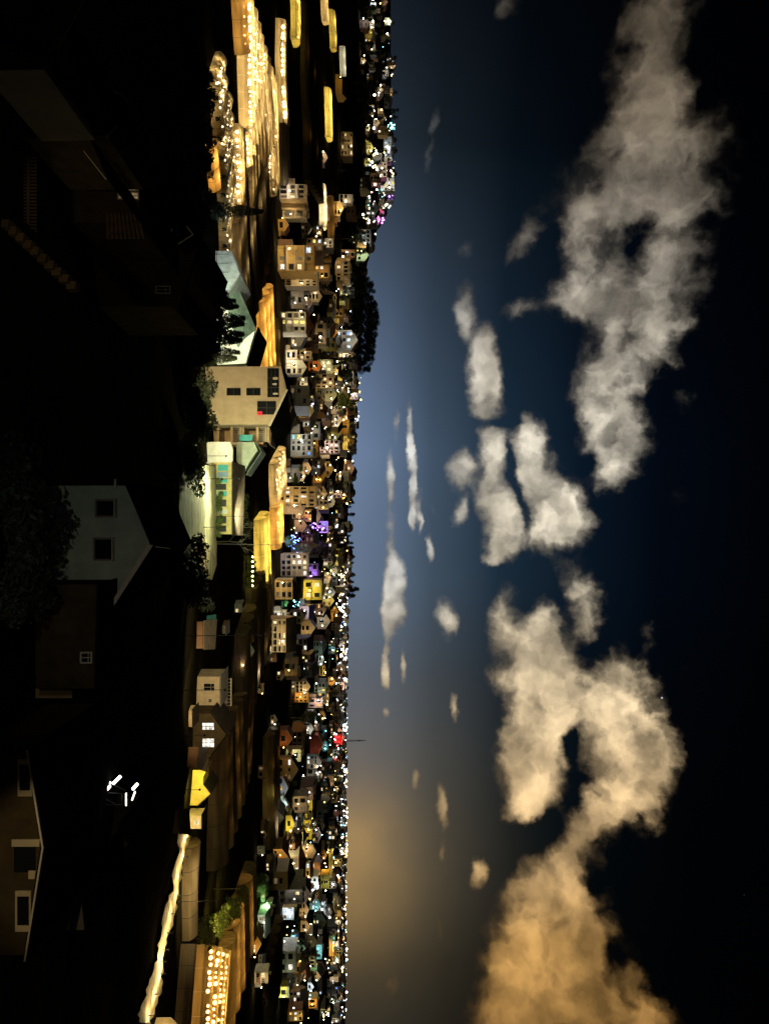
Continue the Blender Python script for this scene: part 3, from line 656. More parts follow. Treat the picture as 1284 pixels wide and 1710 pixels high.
b = MB(); rs(b, (1476, 133), (1556, 142), 35.7 + .3, (41) - (35.7), .1); cb(b, 'roof', 'black_roof', h6)
# -- dim brown houses in the photo's upper left corner
d = 62
h7 = custom('big_roof_house', 'large dark-roofed house with one dim double window and a boarded lower wall', 'house', 320, 180, d)
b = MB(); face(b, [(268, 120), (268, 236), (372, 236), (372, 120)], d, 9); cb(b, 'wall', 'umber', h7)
b = MB(); rs(b, (180, 232), (374, 233), d - .7 + .3, (d + 21) - (d - .7), .18); cb(b, 'roof', 'black_roof', h7)
for X in (313, 327): pwin(h7, X, 199, 9, 32, d, 'win_dim')
b = MB()
for k in range(9): face(b, [(356, 178 + k * 6.2), (356, 182.5 + k * 6.2), (398, 182.5 + k * 7.4), (398, 178 + k * 7.4)], d - 1.6, .1)
cb(b, 'board_screen', 'wood', h7)
h8 = custom('end_house', 'tall dull brown house end with dark gable windows beside the big dark roof', 'house', 440, 200, 74)
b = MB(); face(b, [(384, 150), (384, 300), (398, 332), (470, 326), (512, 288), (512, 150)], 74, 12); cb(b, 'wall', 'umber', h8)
b = MB(); rs(b, (372, 300), (397, 336), 73.5 + .3, (87) - (73.5), .15); rs(b, (397, 336), (520, 296), 73.5 + .3, (87) - (73.5), .15); cb(b, 'roof', 'black_roof', h8)
pwin(h8, 484, 262, 10, 22, 74)
for X0, H0, ww in ((385, 285, 28), (392, 320, 30)):
    r = custom('dormer', 'x', 'dormer', X0, H0, 71); r.parent = h8; r.matrix_parent_inverse = h8.matrix_world.inverted(); r.location = P(X0, H0, 71) - h8.location; del r['category']; del r['label']
    b = MB(); off = h8.location
    pts = [P(X0 - 14, H0 - 26, 71), P(X0 - 14, H0 - 8, 71), P(X0, H0 + 3, 71), P(X0 + 16, H0 - 22, 71)]
    b.prism([p - P(X0, H0, 71) for p in pts], (0, 3, 0)); b.build('dormer_wall', 'black_roof', r)
    b = MB()
    for p0, p1 in ((pts[1], pts[2]), (pts[2], pts[3])): b.tube(p0 - P(X0, H0, 71) - Vector((0, .05, 0)), p1 - P(X0, H0, 71) - Vector((0, .05, 0)), .07, n=4)
    b.build('dormer_trim', 'trim', r)
d = 44
h9 = custom('stepped_house', 'brown house with stepped gables and pale verges in the upper left dark corner', 'house', 160, 90, d)
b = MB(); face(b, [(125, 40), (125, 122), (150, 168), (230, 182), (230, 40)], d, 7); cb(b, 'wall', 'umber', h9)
b = MB(); rs(b, (116, 100), (160, 215), d - .5 + .3, (d + 8) - (d - .5), .12); rs(b, (178, 130), (212, 196), d - .5 + .3, (d + 8) - (d - .5), .12); rs(b, (230, 150), (298, 178), d - .6 + .3, (d + 7) - (d - .6), .12); cb(b, 'roof', 'black_roof', h9)
glint(h9, [(117, 101), (158, 204), (170, 214)], d - .7, .035); glint(h9, [(172, 172), (212, 196)], d - .7, .03); glint(h9, [(210, 198), (230, 178)], d - .7, .03); glint(h9, [(252, 140), (300, 178)], d - .75, .03)
b = MB(); face(b, [(128, 104), (128, 122), (180, 122), (200, 150), (205, 190), (192, 150), (180, 108)], d - .3, .28); cb(b, 'soffit', 'soffit_brown', h9)
h10 = custom('eaves_house', 'nearest house corner with rusty brown eaves in the extreme upper left', 'house', 60, 40, 32)
b = MB(); face(b, [(48, -30), (48, 10), (72, 62), (116, 74), (118, -30)], 32, 6); cb(b, 'wall', 'soffit_brown', h10)
b = MB(); rs(b, (-20, 90), (70, 96), 31.5 + .3, (38) - (31.5), .12); rs(b, (44, -10), (70, 64), 31.5 + .3, (38.5) - (31.5), .1); cb(b, 'roof', 'black_roof', h10)
b = MB(); face(b, [(-20, 92), (0, 140), (78, 98), (70, 92)], 31.3, .1); cb(b, 'soffit', 'soffit_brown', h10)
h11 = custom('picket_fence', 'dark picket fence and wall running down between the upper left houses', 'fence', 330, 58, 40)
b = MB()
for k in range(24): face(b, [(262 + k * 5.6, 40), (262 + k * 5.6, 62), (264.6 + k * 5.6, 62), (264.6 + k * 5.6, 40)], 40, .06)
cb(b, 'pickets', 'umber', h11)
b = MB(); face(b, [(258, 46), (258, 49), (400, 49), (400, 46)], 40.08, .06); cb(b, 'rail', 'wood', h11)
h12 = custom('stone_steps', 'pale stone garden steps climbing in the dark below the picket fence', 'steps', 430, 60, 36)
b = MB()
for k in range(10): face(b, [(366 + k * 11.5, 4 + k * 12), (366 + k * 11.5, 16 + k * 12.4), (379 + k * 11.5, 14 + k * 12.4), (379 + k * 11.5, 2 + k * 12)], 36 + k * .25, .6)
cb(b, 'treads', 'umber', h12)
# ================================================================ the mid-distance group
d = 186
h = custom('tall_house', 'tall tan plaster house with a black sloping roof and wide upper window', 'house', 660, 345, d)
b = MB(); face(b, [(612, 325), (612, 469.5), (651, 478), (709, 450), (709, 325)], d, 13); face(b, [(630, 400), (638, 474), (697, 493), (719, 484), (719, 400)], d + 17.5, 4); cb(b, 'wall', 'plaster_tan', h)
b = MB(); slab(b, [(651, 479, d - 1.2), (711, 449.5, d - 1.2), (746, 461, d + 17), (719, 485, d + 17)], .3); rs(b, (610, 470), (651, 479), d, 13, .2, .5); rs(b, (634, 474.5), (698, 494), d + 17.5, 4, .25, .5); cb(b, 'roof', 'black_roof', h)
b = MB(); face(b, [(650, 477.5), (650.5, 481.5), (711.5, 452), (711.5, 448)], d - 1.35, .1); cb(b, 'bargeboard', 'trim', h)
def bigwin(root, x0, x1, y0, y1, d, pane, nx, ny):
    b = MB(); s = d / F; t = .8
    for k in range(nx + 1): X = x0 + (x1 - x0) * k / nx; face(b, [(X - t / 2, y0), (X - t / 2, y1), (X + t / 2, y1), (X + t / 2, y0)], d - .1, .098)
    for k in range(ny + 1):
        Y = y0 + (y1 - y0) * k / ny
        for j in range(nx): xa, xb = x0 + (x1 - x0) * j / nx + t / 2, x0 + (x1 - x0) * (j + 1) / nx - t / 2; face(b, [(xa, Y - t / 2), (xa, Y + t / 2), (xb, Y + t / 2), (xb, Y - t / 2)], d - .1, .098)
    o = cb(b, 'window', 'dark_metal', root); b = MB(); face(b, [(x0, y0), (x0, y1), (x1, y1), (x1, y0)], d - .04, .038); p = cb(b, 'pane', pane, root); p.parent = o
    return o
bigwin(h, 648, 660, 379, 402, d, 'glass', 1, 2); bigwin(h, 648, 660, 412, 435, d, 'glass', 1, 2)
bigwin(h, 615, 663, 447, 466, d, 'glass', 3, 3); bigwin(h, 670, 692, 430, 461, d, 'glass', 2, 2)
for x0, x1, y0, y1, mm in ((630, 634, 456, 464, 'cream'), (640, 643, 455, 462, 'white'), (656, 659, 456, 464, 'trim')):
    b = MB(); face(b, [(x0, y0), (x0, y1), (x1, y1), (x1, y0)], d - .12, .02); cb(b, 'curtain', mm, h)
b = MB(); face(b, [(687, 430), (687, 438), (693, 438), (693, 430)], d - .5, .3); o = cb(b, 'red_lamp', 'win_red', h)
# balcony wing on the shaded side
w = custom('balcony_wing', 'shaded side wing of stacked open balconies joined to the tall tan house', 'house wing', 726, 350, 192)
b = MB()
face(b, [(710, 340), (710, 452), (713, 452), (713, 340)], 192, 8); face(b, [(738, 340), (738, 440), (742, 440), (742, 340)], 192, 8)
for y in (362, 385, 404, 428, 446): face(b, [(713.05, y), (713.05, y + 4), (737.95, y + 4), (737.95, y)], 191.5, 8.4)
face(b, [(713.05, 340), (713.05, 446), (737.95, 446), (737.95, 340)], 199.95, .3); cb(b, 'wall', 'tan', w)
b = MB()
for y in (391, 433):
    for k in range(7): face(b, [(714 + k * 3.4, y - 2), (714 + k * 3.4, y + 10), (714.6 + k * 3.4, y + 10), (714.6 + k * 3.4, y - 2)], 191.6, .08)
    face(b, [(713.05, y + 10.1), (713.05, y + 11.6), (738, y + 11.6), (738, y + 10.1)], 191.55, .15); cb(b, 'railing', 'trim', w); b = MB()
b = MB(); rs(b, (708, 452), (743, 450), 190.8 + .3, (202) - (190.8), .3); cb(b, 'roof', 'tin_brown', w)
sg = custom('teal_sign', 'bright teal lit sign board beside the balconies of the tall house', 'sign', 731, 400, 189)
b = MB(); face(b, [(726, 400), (726, 423), (736, 421), (736, 400)], 189, .35); cb(b, 'sign_board', 'teal', sg)
b = MB(); face(b, [(725.5, 399), (725.5, 400), (736.5, 400), (736.5, 399)], 188.9, .5); cb(b, 'sign_frame', 'dark_metal', sg)
aw = custom('awning_house', 'small pale green house with a pointed sheet roof by the teal sign', 'house', 762, 385, 190)
b = MB(); face(b, [(738, 395), (738, 425), (752, 430), (786, 408), (770, 395)], 190, 7); cb(b, 'wall', 'pale_green', aw)
b = MB(); rs(b, (736, 426), (754, 436), 189.5 + .3, (198) - (189.5), .15); rs(b, (754, 436), (793, 410), 189.5 + .3, (198) - (189.5), .15); cb(b, 'roof', 'tin_green', aw)
# grey-clad barn and pale warehouse
d = 205
h = custom('clad_barn', 'grey sheet-clad barn with a low gable roof in front of the glowing greenhouses', 'barn', 460, 335, d)
b = MB(); face(b, [(419, 320), (419, 386), (460, 400.5), (498, 372), (498, 320)], d, 16); cb(b, 'wall', 'cladding', h)
b = MB(); rs(b, (415, 385), (460, 402), d - .5 + .3, (d + 17) - (d - .5), .2); rs(b, (460, 402), (501, 371), d - .5 + .3, (d + 17) - (d - .5), .2); cb(b, 'roof', 'tin_grey', h)
b = MB()
for q in range(5): X = 424 + q * 15; face(b, [(X, 340), (X, 382), (X + .8, 382), (X + .8, 340)], d - .08, .07)
face(b, [(419, 362), (419, 363), (498, 363), (498, 362)], d - .16, .07); cb(b, 'sheet_seams', 'dark_metal', h)
d = 214
h = custom('pale_warehouse', 'pale green warehouse with a grey sheet roof and small square windows', 'warehouse', 555, 340, d)
b = MB(); face(b, [(576, 325), (576, 397), (552, 426), (607, 410.5), (611, 325)], d, 18)
q0, q1 = P(499, 375.5, 205.6), P(576, 396, 213.8); b.prism([q0, q1, q1 - Vector((0, 0, 14)), q0 - Vector((0, 0, 14))], (.05, .3, 0)); cb(b, 'wall', 'white', h)
b = MB(); slab(b, [(498, 376, 204.6), (580, 397, 213.2), (551, 428, 220), (481, 397, 211)], .2); cb(b, 'roof', 'tin_green', h)
b = MB(); rs(b, (546, 430.5), (609, 411), d - .6 + .3, (d + 19) - (d - .6), .25); cb(b, 'rear_roof', 'black_roof', h)
for X in (506, 515, 524, 533, 545, 556, 566): pwin(h, X, 360 + (X - 506) * .2, 4, 8, 205.6 + (X - 499) * .1065 - .15, rz=R(18))
# shop row with the corrugated roof, lit green-white
d = 168
h = custom('shop_row', 'yellow row of shops with teal panels under a brown corrugated roof', 'shop row', 830, 350, d)
b = MB(); face(b, [(772, 352), (772, 388), (892, 388), (892, 352)], d, 6); cb(b, 'wall', 'shop_yellow', h)
b = MB(); slab(b, [(770, 387, d - 1.3), (894, 387, d - 1.3), (894, 405, d + 7), (778, 409, d + 7)], .15); cb(b, 'roof', 'tin_brown', h)
for x0, x1, y0, y1, mm in ((776, 786, 364, 381, 'teal'), (788, 797, 364, 381, 'blue_wall'), (799, 806, 364, 380, 'teal'), (820, 829, 364, 379, 'teal'), (850, 858, 365, 380, 'white')):
    b = MB(); face(b, [(x0, y0), (x0, y1), (x1, y1), (x1, y0)], d - .12, .118); cb(b, 'panel', mm, h)
for x0, x1 in ((808, 818), (834, 846), (862, 874), (878, 888)):
    b = MB(); face(b, [(x0, 358), (x0, 378), (x1, 378), (x1, 358)], d - .1, .098); cb(b, 'shutter', 'dark_metal', h)
yw = custom('yard_wall', 'white yard wall blown out by the lamp between the shops and the tall house', 'wall', 758, 350, 180)
b = MB(); face(b, [(738, 335), (738, 384), (750, 388), (774, 388), (774, 335)], 180, .4); cb(b, 'wall', 'white', yw)
b = MB(); face(b, [(737.5, 384.3), (749.5, 388.3), (774.5, 388.3), (774.5, 389.6), (749.5, 389.6), (737.5, 385.6)], 179.9, .6); cb(b, 'coping', 'concrete', yw)
# pale earth slope lit beside it
b = MB(); rows = [(296, 796, 912), (306, 790, 932), (316, 786, 950), (326, 784, 962), (336, 780, 968), (345, 778, 970), (353, 776, 968), (361, 776, 940)]
for H, x0, x1 in rows:
    for k in range(25):
        X = x0 + (x1 - x0) * k / 24 + 3 * math.sin(H + k); d0 = hit(X, 292).y; dd = d0 + (167.3 - d0) * ((H - 292) / 69) ** .9; q = P(X, H, dd)
        b.v.append((q.x, q.y, max(q.z, ground(q.x, q.y) + .1) + .22 * random.random()))
for i in range(len(rows) - 1):
    for k in range(24): b.f.append((i * 25 + k, i * 25 + k + 1, (i + 1) * 25 + k + 1, (i + 1) * 25 + k)); b.m.append(0)
o = b.build('bare_earth_slope', 'pale_earth', smooth=True); o['kind'] = 'structure'
# houses on the right of the slope
def box_house(name, label, X0, X1, H0, H1, d, wall, roofm, dp=7, tilt=6, cat='house', wins=()):
    r = custom(name, label, cat, (X0 + X1) / 2, H0, d)
    b = MB(); face(b, [(X0, H0 - 25), (X0, H1), (X1, H1), (X1, H0 - 25)], d, dp); cb(b, 'wall', wall, r)
    b = MB(); rs(b, (X0 - 2, H1 + .6), (X1 + 2, H1 + .6), d - .4 + .3, (d + dp + .5) - (d - .4), .15); cb(b, 'roof', roofm, r)
    for w in wins: pwin(r, w[0], w[1], w[2], w[3], d, w[4] if len(w) > 4 else 'glass')
    return r
def roofshed(label, pts, d0, d1, wall, roofm):       # open shed seen mainly by its sloping sheet roof; pts = front low edge, back high edge
    (xa, ha), (xb, hb), (xc, hc), (xd, hd) = pts
    r = custom('sheet_roof_shed', label, 'shed', (xa + xb) / 2, ha, d0)
    b = MB(); slab(b, [(xa, ha, d0), (xb, hb, d0), (xc, hc, d1), (xd, hd, d1)], .12); cb(b, 'roof', roofm, r)
    b = MB(); face(b, [(xa + 2, ha - 18), (xa + 2, ha - 1), (xb - 2, hb - 1), (xb - 2, hb - 18)], d0 + .3, .2); cb(b, 'wall', wall, r)
    return r
roofshed('shed with a dull ochre sheet roof and a small lit lamp at its edge', [(1034, 297), (1083, 297), (1084, 314), (1028, 320)], 138, 150, 'brown', 'tin_tan')
roofshed('shed with a clean pale tan sheet roof next to the teal tarpaulin', [(1036, 340), (1085, 340), (1084, 359), (1034, 362)], 158, 171, 'brown', 'tin_tan')
tp = custom('teal_tarpaulin', 'teal tarpaulin sheet lying at the end of the pale tan roof', 'tarpaulin', 1030, 345, 158)
b = MB(); slab(b, [(1028, 346, 158), (1035, 345, 158), (1034, 361, 170), (1026, 361, 170)], .05); cb(b, 'sheet', 'teal', tp)
l_ = box_house('white_house', 'white L-shaped flat-roofed house with one square window and a tiny window', 1130, 1178, 322, 367, 165, 'cream', 'concrete', 8, 4, wins=((1147.5, 341, 12, 17), (1170, 349, 5, 5)))
b = MB(); face(b, [(1157, 280), (1157, 321), (1178, 321), (1178, 280)], 164.9, 7.8); face(b, [(1157, 280), (1157, 307), (1180, 306), (1180, 280)], 163, 1.8); cb(b, 'lower_wall', 'cream', l_)
tk = custom('roof_terrace', 'dark roof terrace with water tanks behind the white L-shaped house', 'terrace', 1160, 366, 175)
b = MB(); face(b, [(1132, 330), (1132, 368), (1180, 368), (1180, 330)], 175, 6); cb(b, 'wall', 'brown', tk)
b = MB()
for X in (1146, 1166, 1172): a_ = P(X, 369, 177); b.tube(a_, a_ + Vector((0, 0, 1.6)), .6, n=10)
cb(b, 'water_tanks', 'grey', tk)
b = MB()
for k in range(9): face(b, [(1134 + k * 5.5, 368.2), (1134 + k * 5.5, 385), (1134.6 + k * 5.5, 385), (1134.6 + k * 5.5, 368.2)], 175.2, .08)
face(b, [(1133, 385.2), (1133, 387), (1179, 387), (1179, 385.2)], 175.1, .3); cb(b, 'railing', 'trim', tk)
box_house('hut', 'little tan hut with one dark hole window beside the white L-shaped house', 1186, 1214, 308, 321, 150, 'tan', 'dark_tile', 4, 3, wins=((1198, 312, 4, 5),))
h = custom('lit_gable_house', 'dark brown gable house with two brightly lit barred windows', 'house', 1228, 320, 158)
b = MB(); face(b, [(1192, 300), (1192, 352), (1227, 378), (1264, 350), (1264, 300)], 158, 9); cb(b, 'wall', 'umber', h)
b = MB(); rs(b, (1188, 351), (1227, 380), 157.5 + .3, (168) - (157.5), .15); rs(b, (1227, 380), (1268, 349), 157.5 + .3, (168) - (157.5), .15); cb(b, 'roof', 'dark_tile', h)
for x0, x1, y0, y1 in ((1207, 1219, 338, 358), (1233, 1248, 338, 358)): bigwin(h, x0, x1, y0, y1, 158, 'win_white', 2, 3)
roofshed('lean-to shed with a narrow dull roof in front of the lit brown gable house', [(1246, 332), (1284, 330), (1290, 346), (1250, 350)], 150, 160, 'brown', 'tin_brown')
# bright yellow-lit gable building
d = 160
h = custom('yellow_lit_house', 'house end glowing bright yellow from a floodlight with a pointed gable', 'house', 1318, 318, d)
b = MB(); face(b, [(1286, 315), (1286, 346), (1297, 340), (1310, 339), (1326, 351), (1345, 330), (1345, 315)], d, 6); cb(b, 'wall', 'yellow', h)
b = MB(); rs(b, (1310, 339.5), (1326, 352), d - .4 + .3, (d + 8) - (d - .4), .15); rs(b, (1326, 352), (1348, 328), d - .4 + .3, (d + 8) - (d - .4), .15); cb(b, 'roof', 'dark_tile', h)
box_house('tiled_kiosk', 'small kiosk with a lit orange and white tiled front below the yellow house', 1362, 1384, 322, 336, 158, 'cream', 'dark_tile', 4, 3, 'kiosk', ((1373, 325, 8, 8, 'win_warm'),))
roofshed('pair of rusty sheet roofs slanting away from the tiled kiosk', [(1352, 296), (1394, 300), (1390, 318), (1350, 316)], 142, 152, 'umber', 'umber')
box_house('shed', 'small upright shed with a pale grey door on the dark greenhouse field', 1382, 1413, 360, 369, 200, 'concrete', 'tin_grey', 3, 2, 'shed')
for X in (1391, 1405): 
    pass
# glowing rods hung on a bent frame in the dark garden
fr = custom('rod_light_frame', 'bent metal garden frame carrying glowing white light rods in the dark', 'light frame', 1310, 148, 37)
def rods(pts, r, m, nm):
    for a_, c_ in pts: b = MB(); b.tube(P(*a_, 37), P(*c_, 37.3), r * .72, n=6); cb(b, nm, m, fr)
rods([((1285, 164), (1309, 185)), ((1309, 189), (1296, 202)), ((1313, 184), (1325, 173)), ((1318, 222), (1309, 230))], .10, 'led_white', 'light_rod')
rods([((1277, 170), (1271, 178)), ((1325, 211), (1345, 211)), ((1322, 226), (1336, 221))], .05, 'led_white', 'light_rod')
b = MB()
for q in (((1285, 164), (1299, 149)), ((1299, 149), (1330, 168)), ((1330, 168), (1325, 173)), ((1330, 168), (1344, 196)), ((1344, 196), (1344, 204)), ((1324, 182), (1325, 204)), ((1325, 204), (1344, 204)), ((1309, 187), (1320, 210)), ((1344, 170), (1344, 200)), ((1330, 168), (1330, 60)), ((1344, 196), (1346, 60))): b.tube(P(*q[0], 37.15), P(*q[1], 37.15), .022, n=5)
cb(b, 'frame', 'dark_metal', fr)
# lit bank and long tube roof, lower left of the photo
b = MB(); ps = [(1330, 326, 10), (1362, 330, 5), (1394, 306, 8), (1425, 301, 5), (1455, 293, 7), (1490, 290, 5), (1520, 281, 7), (1552, 274, 7), (1580, 268, 5), (1600, 263, 4), (1620, 262, 7), (1655, 254, 9), (1690, 243, 9), (1715, 236, 8)]
pr_ = random.Random(5); rib = []
for (Xa, Ha, wa), (Xb, Hb, wb) in zip(ps[2:], ps[3:]):
    for k in range(4): t = k / 4; rib.append((Xa + (Xb - Xa) * t, Ha + (Hb - Ha) * t + pr_.uniform(-1, 1), (wa + (wb - wa) * t) * pr_.uniform(.8, 1.5)))
for X, H, w in rib:
    for k in (-1, 0, 1):
        q = hit(X + 2 * k, H + w * k); b.v.append((q.x, q.y, q.z + .2 + .35 * pr_.random() + .3 * (k == 0)))
for i in range(len(rib) - 1):
    for k in range(2): b.f.append((i * 3 + k, i * 3 + k + 1, (i + 1) * 3 + k + 1, (i + 1) * 3 + k)); b.m.append(0)
o = b.build('bank_path', 'sand', smooth=True); o['kind'] = 'structure'
# ================================================================ greenhouses
greenhouse((205, 374), (345, 379), 3, 7.5, 'near greenhouse glowing pale yellow along its bright front row of bulbs', 'film_clear', (0, 1), 'warm', 1500, 10, bulb_r=.42)
greenhouse((240, 393), (376, 400), 8, 12.4, 'greenhouse block fading from gold to brown behind the bright front row', 'film_dull', (0, 1, 2, 3, 4, 5, 6), 'warm', 3000, 13, t0=0, t1=.72, bulb_r=.5, ri=2.8)
greenhouse((378, 372), (640, 392), 10, 12, 'wide dull brown greenhouse field of long parallel tunnels behind the clad barn', 'film_dark', (0, 1, 2, 4, 5, 7, 8), 'warm', 1500, 8, t0=0, t1=.6, bulbs=False)  # bulbless inner lights added for the spill from the lit side
greenhouse((-20, 396), (236, 400), 8, 12.4, 'blazing gold greenhouse block with white rows of bulbs', 'film_clear', (0, 1, 2, 3, 4, 5, 6, 7), 'warm', 1600, 26, bulb_r=.5, ri=2.8)
greenhouse((-30, 384), (92, 392), 1, 9, 'long tawny greenhouse running in from the top edge of the photo', 'film_dull', (0,), 'orange', 1800, 7, bulb_r=.3)
greenhouse((128, 346), (86, 360), 12, 4.8, 'slanting gold greenhouse with ridges turned away from its neighbours', 'film_clear', (0, 1, 3, 4, 6, 7, 8, 9, 10), 'warm', 1000, 7, sign=-1, bulb_r=.26, he=1.5, ri=1.5)
greenhouse((196, 356), (150, 372), 6, 5.2, 'slanting greenhouse nearest the dark houses with a white lit end', 'film_clear', (0, 1, 2, 3, 5), 'warm', 800, 8, sign=-1, bulb_r=.26, he=1.5, ri=1.5)
greenhouse((248, 342), (322, 350), 1, 5, 'small orange glowing greenhouse shed behind the big dark roof', 'film_dull', (0,), 'orange', 1300, 5, he=1.4, ri=1.4)
greenhouse((30, 460), (205, 464), 2, 8, 'tan greenhouse with a single line of white bulbs along its ridge', 'film_clear', (0,), 'warm', 420, 18, bulb_r=.7)
greenhouse((205, 462), (310, 466), 2, 9, 'unlit brown greenhouse ending beside the single row of bulbs', 'film_dark')
greenhouse((-40, 483), (62, 485), 1, 11, 'rich yellow greenhouse at the top edge of the photo', 'film_clear', (0,), 'yellow', 2600, 12, bulb_r=.35)
greenhouse((0, 500), (300, 506), 6, 11, 'large dark greenhouse field with faint added lights below the hill with the lit hotels', 'film_dark', (0, 3), 'orange', 90, 8, bulbs=False, posts=False)  # two spans carry weak hidden lights, added to lift them out of black
greenhouse((145, 541), (228, 543), 1, 12, 'isolated vivid yellow greenhouse glowing on the dark hillside', 'film_clear', (0,), 'yellow', 4800, 12, bulb_r=.3)
greenhouse((15, 548), (80, 551), 1, 11, 'small yellow greenhouse higher on the dark hillside near the top edge', 'film_clear', (0,), 'yellow', 3600, 6)
greenhouse((-20, 534), (35, 537), 1, 11, 'pale gold greenhouse cut by the top edge of the photo', 'film_clear', (0,), 'warm', 3600, 6)
greenhouse((78, 566), (128, 568), 1, 10, 'bluish white lit greenhouse above the yellow hillside ones', 'film_clear', (0,), 'cool', 3000, 5)
greenhouse((305, 531), (378, 533), 1, 14, 'brilliant white lit greenhouse strip in the middle of the dark hillside', 'film_clear', (0,), 'white', 6500, 10, bulb_r=.3)
greenhouse((330, 545), (402, 547), 1, 11, 'brown lit greenhouse strip directly behind the brilliant white one', 'film_dull', (0,), 'orange', 900, 6)
greenhouse((506, 421), (650, 430), 3, 12, 'amber glowing greenhouse behind the pale warehouse roof', 'film_clear', (0, 1, 2), 'orange', 3600, 12, bulbs=False)
greenhouse((530, 449), (640, 452), 2, 11, 'dim tan greenhouse strip behind the amber glowing one', 'film_dull', (0,), 'warm', 300, 6, bulbs=False)
greenhouse((868, 424), (992, 427), 2, 12, 'bright lemon greenhouse strip behind the bare trees', 'film_clear', (0, 1), 'yellow', 3600, 14, bulbs=False)
greenhouse((775, 449), (846, 451), 3, 13, 'golden greenhouse side beyond the lit olive trees', 'film_clear', (0, 1, 2), 'warm', 3600, 8, bulb_r=.3)
greenhouse((848, 450), (918, 453), 2, 12, 'golden greenhouse with a row of white lamps along its foot', 'film_clear', (0, 1), 'orange', 3600, 9, bulb_r=.35)
greenhouse((640, 506), (722, 508), 4, 11, 'dim greenhouse tunnels seen side on among the town houses', 'film_dull', (3,), 'warm', 500, 5, bulbs=False)
greenhouse((622, 563), (697, 565), 1, 16, 'lemon white greenhouse strip high in the town', 'film_clear', (0,), 'yellow', 9500, 10, bulbs=False)
greenhouse((620, 577), (692, 579), 1, 16, 'orange tinted greenhouse strip above the lemon white one', 'film_dull', (0,), 'orange', 3600, 6, bulbs=False)
greenhouse((735, 572), (762, 573), 1, 14, 'short yellow lit greenhouse near the skyline', 'film_clear', (0,), 'yellow', 8000, 5, bulbs=False)
greenhouse((1578, 326), (1740, 316), 4, 11.5, 'orange greenhouse with rows of glowing bulbs at the bottom edge of the photo', 'film_clear', (0, 1, 2, 3), 'orange', 300, 13, bulb_r=.42, ri=1.7)
greenhouse((1584, 364), (1740, 360), 6, 11.5, 'copper coloured greenhouse tunnels behind the rows of glowing bulbs', 'film_dull', (0, 1, 2, 4), 'orange', 700, 12, bulbs=False)
greenhouse((1700, 262), (1750, 246), 2, 8, 'greenhouse corner lit white and gold in the bottom left of the scene', 'film_clear', (0, 1), 'warm', 900, 5, bulb_r=.25)
greenhouse((1418, 308), (1572, 305), 1, 4.6, 'long single tan tunnel roof running beside the lit earth bank', 'film_dull', (), he=1.6, ri=1.4)
greenhouse((1576, 303), (1730, 290), 1, 4.8, 'dark single tunnel continuing the line of the long tan one', 'film_dark', (), he=1.6, ri=1.4)
greenhouse((1235, 352), (1455, 345), 8, 11.5, 'broad field of brown greenhouse tunnels with faint added lights beyond the yellow house', 'film_dark', (0, 1, 3, 4, 6, 7), 'orange', 200, 9, bulbs=False)  # hidden lights added inside so the brown rows show
greenhouse((1060, 392), (1225, 394), 7, 12, 'dark greenhouse tunnels with faint added lights behind the white L-shaped house', 'film_dark', (1, 3, 5, 6), 'orange', 160, 6, bulbs=False)  # weak bulbless lights added in some spans to bring out the strips
greenhouse((985, 410), (1050, 412), 3, 10, 'small dark greenhouse beside the bright lemon strip', 'film_dark')
greenhouse((1230, 440), (1420, 441), 3, 12, 'far greenhouse rows with faint added lights below the right-hand town lights', 'film_dark', (0, 2), 'orange', 160, 8, bulbs=False, posts=False)  # faint inner lights added here, no bulbs built
greenhouse((1600, 440), (1720, 440), 4, 14, 'unlit greenhouse rows in the dark plain near the bottom edge', 'film_dark', posts=False)
greenhouse((1408, 548), (1468, 549), 1, 16, 'cream lit greenhouse strip on the far plain', 'film_clear', (0,), 'yellow', 7000, 6, bulbs=False)
greenhouse((1470, 556), (1562, 557), 1, 18, 'long thin cream lit greenhouse strip close to the horizon', 'film_clear', (0,), 'warm', 9000, 8, bulbs=False)
greenhouse((1545, 549), (1600, 550), 1, 22, 'orange blazing greenhouse strip close to the horizon', 'film_clear', (0,), 'orange', 26000, 5, bulbs=False)

greenhouse((248, 440), (330, 444), 3, 8, 'tawny greenhouse tunnels closing the fading block toward the balcony hotel', 'film_dull', (0, 2), 'warm', 700, 6, bulb_r=.4)# ================================================================ the town: buildings that can be told apart
TB = []                        # image boxes of the traced buildings
def T(X0, X1, H0, H1, label, **k):
    TB.append((X0, X1, H0, H1, k.pop('short', label)))
    return house((X0 + X1) / 2, H0, X1 - X0, H1 - H0, label, **k)
hotel = dict(name='hotel', cat='hotel')
T(308, 332, 467, 510, 'tan hotel front with three tiers of dark balconies', short='tan balcony hotel', roof='flat', wall='tan', st=3, cols=3, balc=True, lamp=('white', 2600), **hotel)
T(333, 347, 470, 508, 'plain tan side block joined to the balcony hotel', roof='flat', wall='tan', st=3, cols=0, short='tan side block')
T(348, 364, 472, 509, 'tan two-storey block with one square window on each floor', roof='flat', wall='cream', st=2, cols=1, lamp=('warm', 1200), short='two-storey tan block')
T(366, 385, 464, 482, 'small apricot gable house at the foot of the dark field', wall='ochre', roofm='red_tile', st=1, cols=1, lamp=('orange', 900), short='small apricot house')
T(410, 452, 464, 522, 'orange lit hotel with rows of arched openings and a glaring white entrance', short='orange arched hotel', roof='flat', wall='ochre', st=4, cols=3, balc=True, lit=.35, lits=('white', 'cool', 'warm'), lamp=('warm', 6500, 9, -.2), **hotel)
T(453, 477, 476, 530, 'grey-cream hotel wing with a close grid of dark windows', short='grey grid hotel wing', roof='flat', wall='cream', st=5, cols=5, lamp=('warm', 2200), **hotel)
